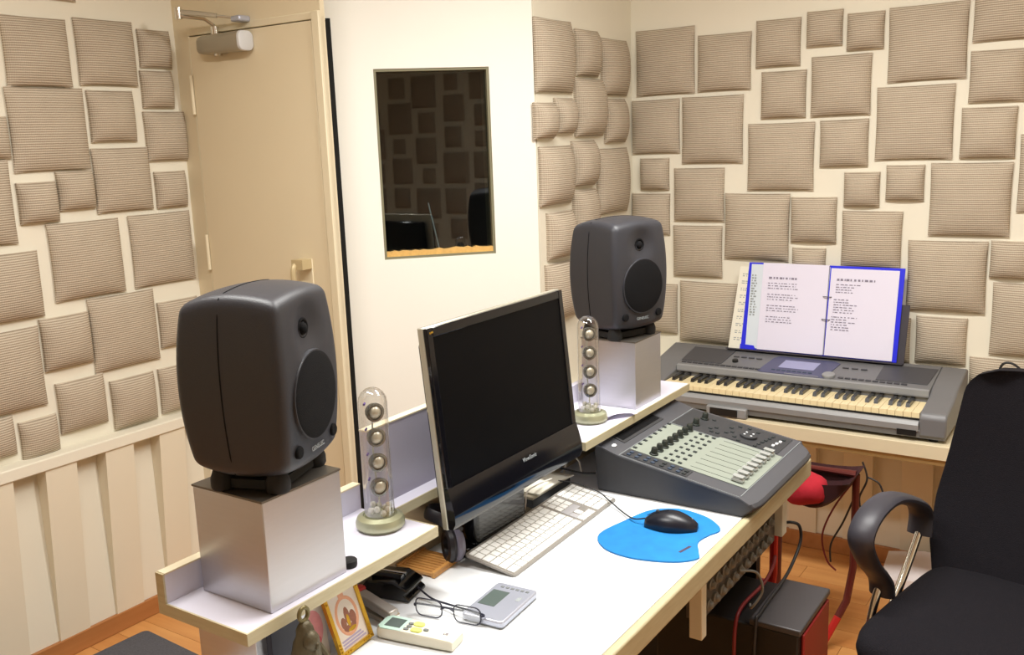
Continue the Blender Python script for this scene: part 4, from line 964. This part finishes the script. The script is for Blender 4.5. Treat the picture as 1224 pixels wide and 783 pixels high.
cd = thing('print_card', 'pale card with a pink oval portrait under the shelf', 'card', (-1.04, 0.955, 0.7405))
MCd = basis((0, 0, 0), (0, 1, 0), (-0.12, 0, 1))
bm = bmesh.new(); bx(bm, -0.03, 0.03, 0, 0.092, -0.0006, 0.0006, MCd); mk('card_sheet', bm, MAT['print_cream'], cd)
bm = bmesh.new(); ball(bm, (0.002, 0.052, 0.0006), (0.022, 0.032, 0.0005), 20, 4); bmesh.ops.transform(bm, matrix=MCd, verts=bm.verts); mk('print', bm, MAT['print_pink'], cd)
bm = bmesh.new(); ball(bm, (0.006, 0.030, 0.0009), (0.010, 0.012, 0.0005), 14, 4); bmesh.ops.transform(bm, matrix=MCd, verts=bm.verts); mk('print', bm, MAT['print_red'], cd)

bo = thing('dark_book', 'dark navy booklet standing under the shelf behind the figurine', 'book', (-1.03, 0.885, 0.7405))
mk('cover', box(-0.006, 0.006, -0.03, 0.03, 0, 0.105), MAT['navy'], bo, bevel=0.001)
mk('page_block', box(-0.004, 0.004, -0.029, 0.0305, 0.001, 0.1045), MAT['paper_cream'], bo)

fg = thing('figurine', 'dark brass figurine with a hanging ring on top', 'figurine', (-0.965, 0.868, 0.7405))
bm = bmesh.new(); lathe(bm, [(0.001, 0), (0.024, 0), (0.026, 0.006), (0.020, 0.012), (0.022, 0.03), (0.026, 0.055), (0.0255, 0.08), (0.020, 0.10), (0.015, 0.112), (0.013, 0.122), (0.008, 0.130), (0.001, 0.133)], 22)
for v in bm.verts:
    a = math.atan2(v.co.y, v.co.x); f = 1+0.10*math.sin(5*a+v.co.z*90)+0.07*math.sin(9*a-v.co.z*140); v.co.x *= f*0.75; v.co.y *= f
mk('body', bm, MAT['bronze'], fg, smooth=70)
bm = bmesh.new(); ball(bm, (0.010, 0.0, 0.103), (0.013, 0.014, 0.016), 14, 8); ball(bm, (0.021, 0.001, 0.098), (0.005, 0.004, 0.006), 8, 6); mk('head', bm, MAT['bronze'], fg)
for s in (-1, 1): bm = bmesh.new(); tube(bm, smooth_path([(0.004, 0.020*s, 0.085), (0.014, 0.026*s, 0.062), (0.024, 0.010*s, 0.052)], 5), 0.006, 8); mk('arm', bm, MAT['bronze'], fg)
bm = bmesh.new(); tube(bm, [Vector((0, 0.0085*math.cos(R(a)), 0.142+0.010*math.sin(R(a)))) for a in range(0, 360, 20)], 0.0033, 8, closed=True); mk('hanging_ring', bm, mat('brass_ring', (118, 108, 72), 0.45, 0.5), fg)

# ------------------------------------------------------------------ below the desk
rk = thing('patch_rail', 'grey socket rail with plugs hanging under the desk front', 'socket rail', (-0.7, 1.9, 0.64))
wpart('rail', box(-0.735, -0.702, 1.70, 2.16, 0.55, 0.69), MAT['rack_grey'], rk)
for y0, y1 in ((1.66, 1.685), (2.165, 2.20)): wpart('bracket', box(-0.712, -0.684, y0, y1 if y0 < 2 else y1, 0.53 if y0 < 2 else 0.56, 0.694), MAT['remote_white'], rk, bevel=0.002)
b = bmesh.new(); lathe(b, [(0.012, 0), (0.013, 0.006), (0.009, 0.008), (0.008, 0.012), (0.005, 0.015), (0.0005, 0.015)], 12, Matrix.Rotation(R(90), 4, 'Y')); plug = mesh_of('plug', b, MAT['plug_grey'])
for j in range(3):
    for i in range(11): link('plug', plug, rk, (-0.002, -0.17+0.037*i+0.012*(j % 2), -0.065+0.04*j))
cable('power_cable', [(-0.70, 2.215, 0.575), (-0.68, 2.22, 0.58), (-0.662, 2.23, 0.57), (-0.658, 2.23, 0.53), (-0.662, 2.18, 0.49), (-0.66, 2.10, 0.478), (-0.655, 1.93, 0.477), (-0.655, 1.896, 0.45), (-0.66, 1.89, 0.2)], 0.004, 'cable_dark', 'black power cable hanging from the socket rail end')
cable('red_cable', [(-0.705, 2.18, 0.50), (-0.70, 2.14, 0.484), (-0.695, 2.06, 0.478), (-0.70, 1.94, 0.478), (-0.70, 1.893, 0.45), (-0.70, 1.88, 0.34), (-0.71, 1.87, 0.1), (-0.72, 1.87, 0.008)], 0.0045, 'cable_red', 'dark red cable draped over the black computer case')
cable('loop_cable', [(-0.68, 1.86, 0.60), (-0.655, 1.90, 0.585), (-0.645, 1.91, 0.54), (-0.665, 1.90, 0.50), (-0.68, 1.93, 0.49)], 0.003, 'plug_grey', 'grey cable loop hanging below the socket rail')
pc = thing('computer_case', 'black computer case with grey lid and red side under desk', 'computer case', (-0.7, 2.02, 0))
wpart('case', box(-0.90, -0.562, 1.905, 2.13, 0, 0.455), MAT['pc_black'], pc, bevel=0.004)
wpart('lid', box(-0.672, -0.556, 1.902, 2.133, 0.455, 0.470), MAT['pc_grey'], pc, bevel=0.003)
wpart('side_panel', box(-0.562, -0.554, 1.925, 2.12, 0.01, 0.45), MAT['pc_red'], pc, bevel=0.003)

rf = thing('metal_stool', 'red tubular metal stool frame standing under the keyboard table', 'stool', (-0.7, 2.55, 0))
for pts, m, nm in (([(-0.735, 2.26, 0.53), (-0.735, 2.26, 0.415), (-0.738, 2.258, 0.39), (-0.748, 2.255, 0.385), (-0.78, 2.25, 0.385)], 'red_metal', 'front_bar'),
                   ([(-0.78, 2.25, 0.52), (-0.735, 2.26, 0.53)], 'red_metal', 'front_bar'), ([(-0.80, 2.25, 0.0), (-0.80, 2.25, 0.52), (-0.78, 2.25, 0.52)], 'red_metal', 'post'),
                   ([(-0.655, 2.76, 0.535), (-0.655, 2.76, 0.24), (-0.665, 2.735, 0.14), (-0.70, 2.68, 0.05), (-0.735, 2.62, 0.012)], 'maroon_metal', 'post'),
                   ([(-0.68, 2.70, 0.10), (-0.715, 2.65, 0.012), (-0.80, 2.25, 0.012)], 'red_metal', 'floor_runner'), ([(-0.655, 2.76, 0.535), (-0.88, 2.76, 0.535), (-0.88, 2.74, 0.012)], 'maroon_metal', 'rear_bar')):
    b = bmesh.new(); tube(b, [Vector(p) for p in pts], 0.011, 10); wpart(nm, b, MAT[m], rf)
# dark bag with red cushion under the table
bg = thing('hanging_bag', 'dark maroon cloth sling bag hanging below the keyboard table', 'bag', (-0.75, 2.70, 0.53))
b = bmesh.new(); N = 12; rs = []
for k in range(N+1):
    t_ = k/N; x = -0.86+0.22*t_; dz = 0.115*math.sin(PI*min(1, 0.12+t_*0.88))**0.8
    rs.append([Vector((x, y, 0.553-dz*f)) for y, f in ((2.62, 0.15), (2.63, 0.8), (2.68, 1.0), (2.74, 1.0), (2.79, 0.7), (2.80, 0.15), (2.79, 0.1), (2.74, 0.9), (2.68, 0.9), (2.64, 0.7))])
rings(b, rs); wpart('sling', b, MAT['maroon_cloth'], bg, smooth=60)
cu = thing('red_cushion', 'bright red cushion stuffed in the dark bag under the table', 'cushion', (-0.775, 2.64, 0.515))
b = bmesh.new(); ball(b, (0, 0, 0), (0.075, 0.045, 0.055), 20, 12)
for v in b.verts: v.co *= 1+0.08*math.sin(v.co.x*60)*math.cos(v.co.z*70)
mk('cushion_body', b, MAT['red_cloth'], cu, smooth=80)
b = bmesh.new(); tube(b, [(-0.085, -0.055, -0.060), (-0.03, -0.065, -0.066)], 0.008, 10); mk('red_strap_bar', b, MAT['red_metal'], cu)
cable('hanging_cable', [(-0.655, 2.83, 0.552), (-0.64, 2.83, 0.50), (-0.66, 2.83, 0.44), (-0.655, 2.83, 0.40)], 0.003, 'cable_dark', 'black cable hanging straight down from the table underside')
cable('hanging_cable', [(-0.645, 2.85, 0.50), (-0.61, 2.85, 0.485), (-0.595, 2.85, 0.45)], 0.003, 'cable_dark', 'short black cable stub curving right below the table')
cable('hanging_cable', [(-0.67, 2.82, 0.50), (-0.73, 2.82, 0.40), (-0.765, 2.82, 0.30), (-0.75, 2.82, 0.22), (-0.72, 2.82, 0.19)], 0.003, 'cable_red', 'brown cable loop hanging left below the table')
cable('hanging_cable', [(-0.665, 2.81, 0.46), (-0.70, 2.81, 0.36), (-0.735, 2.81, 0.28), (-0.735, 2.81, 0.22)], 0.003, 'cable_dark', 'dark cable hanging beside the brown cable loop')
b = bmesh.new(); N = 10; rs = []
rnd = random.Random(4)
for k in range(N+1):
    t_ = k/N; x = -0.16+0.36*t_; s_ = 0.75+0.25*math.sin(PI*t_)
    rs.append([Vector((x+rnd.uniform(-.008, .008), y*s_, max(0, z*s_+(rnd.uniform(-.008, .008) if z > 0 else 0)))) for y, z in ((-0.09, 0), (-0.085, 0.03), (-0.03, 0.075), (0.03, 0.10), (0.06, 0.09), (0.07, 0.0))])
rings(b, rs); tag(mk('plastic_bag', b, MAT['bag_white'], None, (-0.50, 3.265, 0)), 'crumpled white plastic bag on the floor against the back wall', 'bag')
cable('wall_cable', [(-0.36, 3.325, 0.69), (-0.355, 3.315, 0.76), (-0.34, 3.31, 0.785), (-0.31, 3.31, 0.78), (-0.27, 3.31, 0.74)], 0.004, 'cable_dark', 'black cable curving up behind the chair top')

# ------------------------------------------------------------------ office chair, local +x forward, +y to its left
FA = R(180+78)
ch = thing('office_chair', 'black mesh office chair with chrome looped armrests', 'chair', (-0.186, 2.144, 0), FA)
def sup(a, b_, n, m=36): return [(a*math.copysign(abs(math.cos(2*PI*k/m))**(2/n), math.cos(2*PI*k/m)), b_*math.copysign(abs(math.sin(2*PI*k/m))**(2/n), math.sin(2*PI*k/m))) for k in range(m)]
b = bmesh.new(); o_ = sup(0.247, 0.238, 8, 48)
rings(b, [[Vector((x*s+0.015, y*s, z-0.02*max(0, x*s/0.255)**3)) for x, y in o_] for s, z in ((0.9, 0.415), (0.985, 0.425), (1.0, 0.445), (0.985, 0.465), (0.93, 0.474), (0.6, 0.476), (0.1, 0.474))])
mk('seat', b, MAT['chair_mesh'], ch, smooth=60)
b = bmesh.new(); rs = []
for k in range(31):
    t_ = k/30; z = 0.46+0.505*t_; hw = (0.252 if t_ < 0.35 else 0.252-0.04*(t_-0.35)/0.5)-(0 if t_ < 0.871 else 0.065*(1-math.sqrt(max(0, 1-((t_-0.871)/0.129)**2))))-(0.02*(1-t_/0.15) if t_ < 0.15 else 0)
    xb = -0.235-0.10*t_-0.02*math.sin(PI*t_*1.2)
    rs.append([Vector((xb-0.05*(y/0.215)**2*0+0.035*(abs(y)/0.215)**2.2+dx, y*hw/0.215, z)) for y, dx in [(0.215*(-1+2*i/10), 0.018) for i in range(11)]+[(0.215*(1-2*i/10), -0.018) for i in range(11)]])
rings(b, rs); mk('backrest', b, MAT['chair_mesh'], ch, smooth=60)
for s in (-1, 1):
    yo = 0.262*s
    loop = [(-0.172, yo, 0.55), (-0.176, yo, 0.605), (-0.125, yo, 0.648), (0.0, yo, 0.695), (0.10, yo, 0.688), (0.148, yo, 0.645), (0.112, yo, 0.58), (0.06, yo, 0.53), (0.034, yo, 0.50), (0.026, yo, 0.465)]
    b = bmesh.new(); tube(b, smooth_path(loop, 6), 0.02, 14, flat=(0.014, 0.031)); mk('armrest', b, MAT['chair_arm'], ch)
    b = bmesh.new(); tube(b, smooth_path([(-0.172, yo, 0.56), (-0.11, yo, 0.49), (-0.03, yo*0.99, 0.42), (0.02, yo*0.97, 0.372)], 5), 0.010, 12); a_ = mk('chrome_tube', b, MAT['chrome'], ch)
    b = bmesh.new(); tube(b, smooth_path([(0.03, yo*1.02, 0.488), (0.06, yo*1.02, 0.44), (0.088, yo, 0.39), (0.075, yo*0.95, 0.37), (0.03, yo*0.7, 0.366)], 5), 0.010, 12); mk('chrome_tube', b, MAT['chrome'], ch)
b = bmesh.new(); bx(b, -0.11, 0.11, -0.19, 0.19, 0.385, 0.415); mk('under_plate', b, MAT['rubber'], ch, bevel=0.01)
b = bmesh.new(); cyl(b, (0, 0, 0.09), (0, 0, 0.39), 0.026, 0.022); mk('gas_column', b, MAT['chrome'], ch)
b = bmesh.new(); tube(b, smooth_path([(-0.06, 0, 0.395), (-0.22, 0, 0.40), (-0.29, 0, 0.47), (-0.31, 0, 0.62)], 5), 0.018, 10); mk('back_spine', b, MAT['rubber'], ch)
for k in range(5):
    a = R(72*k+20); c_, s_ = math.cos(a), math.sin(a)
    b = bmesh.new(); tube(b, [(0.02*c_, 0.02*s_, 0.10), (0.27*c_, 0.27*s_, 0.072)], [0.022, 0.014], 10); lg = mk('base_arm', b, MAT['rubber'], ch)
    b = bmesh.new(); cyl(b, (0.27*c_-0.02*s_, 0.27*s_+0.02*c_, 0.028), (0.27*c_+0.02*s_, 0.27*s_-0.02*c_, 0.028), 0.028, n=18); cyl(b, (0.27*c_, 0.27*s_, 0.03), (0.27*c_, 0.27*s_, 0.075), 0.008, n=8); mk('caster', b, MAT['rubber'], lg)
